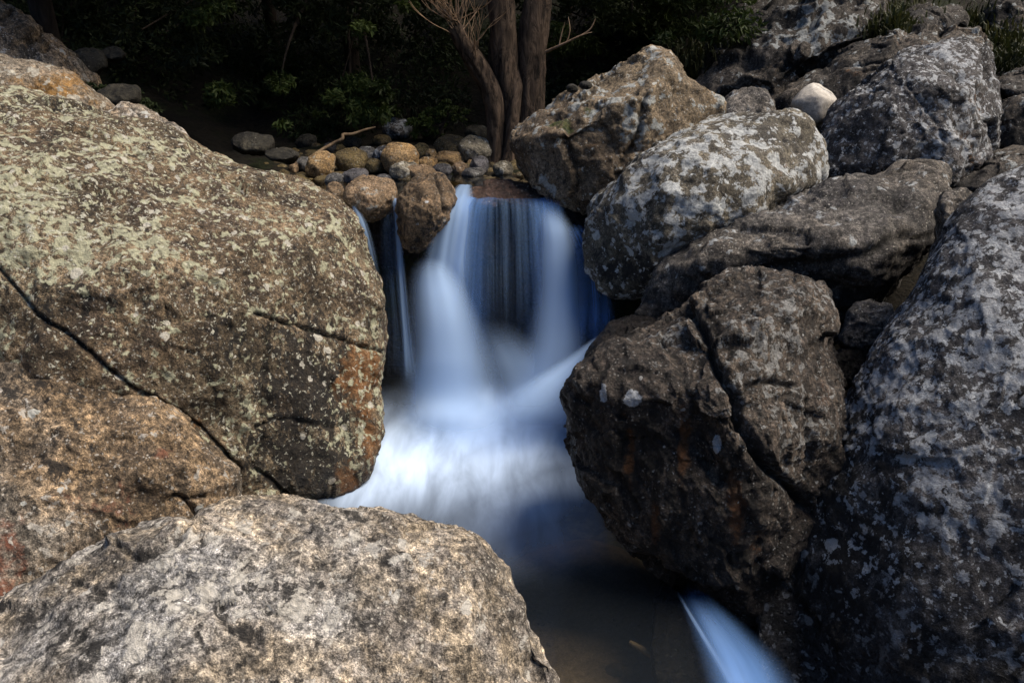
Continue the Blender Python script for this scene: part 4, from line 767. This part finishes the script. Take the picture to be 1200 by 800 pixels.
def bush(name, label, cat, base, clumps, n, size, mat, seed, group=None, trunk_r=.05, wood_mat='bark_dark', top=None):
    rng = np.random.default_rng(seed); root = tag(empty(name, tuple(base)), label, cat, group)
    cen = np.array([c[:3] for c in clumps]); rad = np.array([c[3] for c in clumps])
    # break every clump into smaller tufts so the crown has gaps and an uneven outline
    k = max(5, int(60 / len(cen))); sub, sr = [], []
    for c, r_ in zip(cen, rad):
        d = rng.normal(size=(k, 3)); d /= np.linalg.norm(d, axis=1, keepdims=True)
        sub.append(c + d * r_ * rng.uniform(.35, 1.0, k)[:, None] * np.array([1, 1, .75])); sr.append(r_ * rng.uniform(.16, .42, k))
    sub = np.concatenate(sub); sr = np.concatenate(sr)
    V, F = leaves(sub, sr, n, size, rng); mesh_obj('crown' if cat == 'tree' else 'leaves', V, F, mat, root, smooth=False)
    parts = []; b = np.array(base, float); tpnt = cen[cen[:, 2].argmax()] if top is None else np.array(top)
    parts.append(tube([b - [0, 0, .2], b * .6 + tpnt * .4 + rng.normal(size=3) * trunk_r, tpnt], [trunk_r * 1.3, trunk_r, trunk_r * .3], 10, 6, .06))
    for c in sub[rng.choice(len(sub), min(16, len(sub)), replace=False)]:
        f = rng.uniform(.3, .8); s_ = b + (tpnt - b) * f
        parts.append(tube([s_, (s_ + c) / 2 + rng.normal(size=3) * .1 * np.linalg.norm(c - s_), c], [trunk_r * .4, trunk_r * .22, trunk_r * .08], 6, 5))
    V, F = join(parts); mesh_obj('trunk' if cat == 'tree' else 'stems', V, F, M[wood_mat], root)
    return root
def gz(x, y): return float(ground_z(np.array([x]), np.array([y]))[0])
# green bush on the stones
b_ = bed_point(505, 168); cl = []
for q, r_ in (((492, 142), 17), ((512, 135), 20), ((530, 128), 16), ((508, 152), 18), ((486, 155), 11), ((538, 140), 9)):
    P_ = at(*q, b_[1] + random.uniform(-.1, .15)); cl.append((*P_, r_ * b_[1] / FPX))
bush('bush', 'small green leafy bush growing among the stones left of the tree', 'bush', b_, cl, 2600, .055, M['leaf2'], 11, trunk_r=.02)
b_ = bed_point(395, 172)
cl = [(*at(x, y, b_[1] + .4 + random.uniform(-.1, .2)), r_ * b_[1] / FPX) for x, y, r_ in ((380, 160, 14), (400, 166, 12), (420, 166, 13), (352, 165, 14))]
bush('bush', 'dim low fern-like plant in shade behind the driftwood branch', 'plant', b_, cl, 900, .06, M['leaf'], 12, trunk_r=.012)
b_ = at(110, 130, 7.9); cl = [(*at(x, y, 7.9), r_ * 7.9 / FPX) for x, y, r_ in ((120, 108, 16), (145, 112, 18), (165, 120, 14), (180, 126, 10))]
bush('bush', 'low blue-green plant on the mossy rock behind the left crest', 'plant', b_, cl, 900, .05, M['leaf'], 13, trunk_r=.012)
# trees in the shade behind: px position of crown clumps at distance Y; their tops are out of the frame
rgt = np.random.default_rng(5)
GT = 'dark trees on the shaded slope behind the stream'
for i, (px, Y, lab, lo_) in enumerate([
    (20, 12.5, 'dark evergreen above the pale top left ledge', 20), (120, 11.5, 'dark evergreen with drooping dim sprays right of the top left ledge', 105), (215, 12.8, 'dim evergreen filling the shade above the left crest', 130),
    (290, 11.2, 'grey-green evergreen hanging low in the left half of the shade', 95), (385, 9.9, 'evergreen with its lit green sprays at the top edge left of the bare tree', 38), (440, 12.6, 'nearly black tree in the gap left of the bare tree', 100),
    (520, 13.4, 'nearly black tree directly behind the twiggy limb of the bare tree', 90), (665, 12.0, 'dark tree behind the right side of the bare trunks', 60), (735, 11.4, 'mid-green evergreen behind the pointed brown boulder', 70), (795, 12.4, 'green evergreen at the foot of the rocky hillside', 60)]):
    x = (px - 600) / FPX * Y * 1.02; g = gz(x, Y); cl = []
    zlo = at(px, lo_, Y)[2]
    for k in range(9):
        r_ = rgt.uniform(.45, .95); cl.append((x + rgt.normal() * .8, Y + rgt.normal() * .6 - .2, zlo + r_ * .6 + rgt.uniform(0, 1.2), r_))
    for k in range(5):
        r_ = rgt.uniform(.4, .7); cl.append((x + rgt.normal() * .7, Y + .6 + rgt.normal() * .4, g + rgt.uniform(.2, 1.4), r_))
    for k in range(5 if i in (4, 8, 9) else 14):
        r_ = rgt.uniform(.9, 1.5); cl.append((x + rgt.normal() * 1.6 + .5, Y + rgt.normal() * 1.2 - (0 if i in (4, 5) else .4), max(zlo, 3.0) + rgt.uniform(1.6, 5.5), r_))  # high clumps out of view, added to keep sun off the slope
    bush('tree', lab, 'tree', (x, Y + 2.4, g + .9), cl, 22000, .095, M['leaf2'] if i in (4, 8, 9) else M['leaf'], 30 + i, GT, trunk_r=.09, top=(x, Y + 1.6, zlo + 4))

for x, y, g_, lab, cr, sd_ in [(-5.2, 9.6, 2.2, 'evergreen added to shade the left bank, its crown out of view, its trunk in the dark behind the mossy rocks', [(-2.6, 7.9, 5.2), (-3.4, 8.6, 5.4), (-4.4, 8.2, 5.8), (-2.2, 8.8, 5.0), (-3.8, 9.6, 5.2), (-5.0, 9.2, 5.6)], 61)]:
    bush('tree', lab, 'tree', (x, y, g_), [(*c_, 1.25) for c_ in cr], 12000, .15, M['leaf'], sd_, GT, trunk_r=.11)  # crown sits above the view, added to block sun from the left bank
# grass and undergrowth: nobody could count these
def blades(name, spots, n, L, mat, seed, lean=.35, loc=(0, 10, 2)):
    rng = np.random.default_rng(seed); sp_ = np.array(spots, float); k = rng.integers(0, len(sp_), n)
    x = sp_[k, 0] + rng.normal(size=n) * sp_[k, 2]; y = sp_[k, 1] + rng.normal(size=n) * sp_[k, 2]; z = sp_[k, 3] + rng.normal(size=n) * sp_[k, 4]
    h = L * rng.uniform(.5, 1.3, n)[:, None]; a = rng.uniform(0, 6.28, n); d = np.stack([np.cos(a), np.sin(a), np.zeros(n)], 1); sd2 = np.stack([-np.sin(a), np.cos(a), np.zeros(n)], 1) * .012
    b0 = np.stack([x, y, z - .03], 1); m_ = b0 + d * h * lean * .4 + np.array([0, 0, 1]) * h * .6; tpp = b0 + d * h * lean * 1.4 + np.array([0, 0, 1]) * h * .85
    V = np.stack([b0 - sd2, b0 + sd2, m_ + sd2 * .8, m_ - sd2 * .8, m_ - sd2 * .8, m_ + sd2 * .8, tpp + sd2 * .1, tpp - sd2 * .1], 1).reshape(-1, 3)
    return tag(mesh_obj(name, V, np.arange(8 * n).reshape(-1, 4), mat, loc=loc, smooth=False), kind='stuff')
sp = []
for px, py, r_, Y in [(1060, 12, 22, 10.8), (1020, 40, 18, 10.0), (1190, 118, 20, 8.9), (1180, 70, 16, 9.6), (1150, 20, 20, 11.2), (830, 60, 18, 11.0), (810, 90, 16, 10.9), (900, 30, 14, 11.0), (1175, 45, 18, 10.4), (985, 8, 16, 11.5), (1195, 20, 18, 11), (1190, 135, 14, 8.6), (790, 120, 10, 10.6), (870, 100, 10, 10.2), (1045, 28, 12, 9.6)]:
    q = at(px, py, Y); sp.append((q[0], q[1], r_ * Y / FPX, q[2] - .1, .10))
blades('grass', sp, 12000, .13, M['grass'], 3)
V, F = leaves([(x, y, gz(x, y) + h_) for x, y, h_ in [(rgt.uniform(-7, 2.4), rgt.uniform(11.2, 13.5), rgt.uniform(.05, .5)) for _ in range(160)]], np.full(160, .4), 16000, .09, rgt)
tag(mesh_obj('undergrowth', V, F, M['leaf'], loc=(-2, 12, 1.5), smooth=False), kind='stuff')
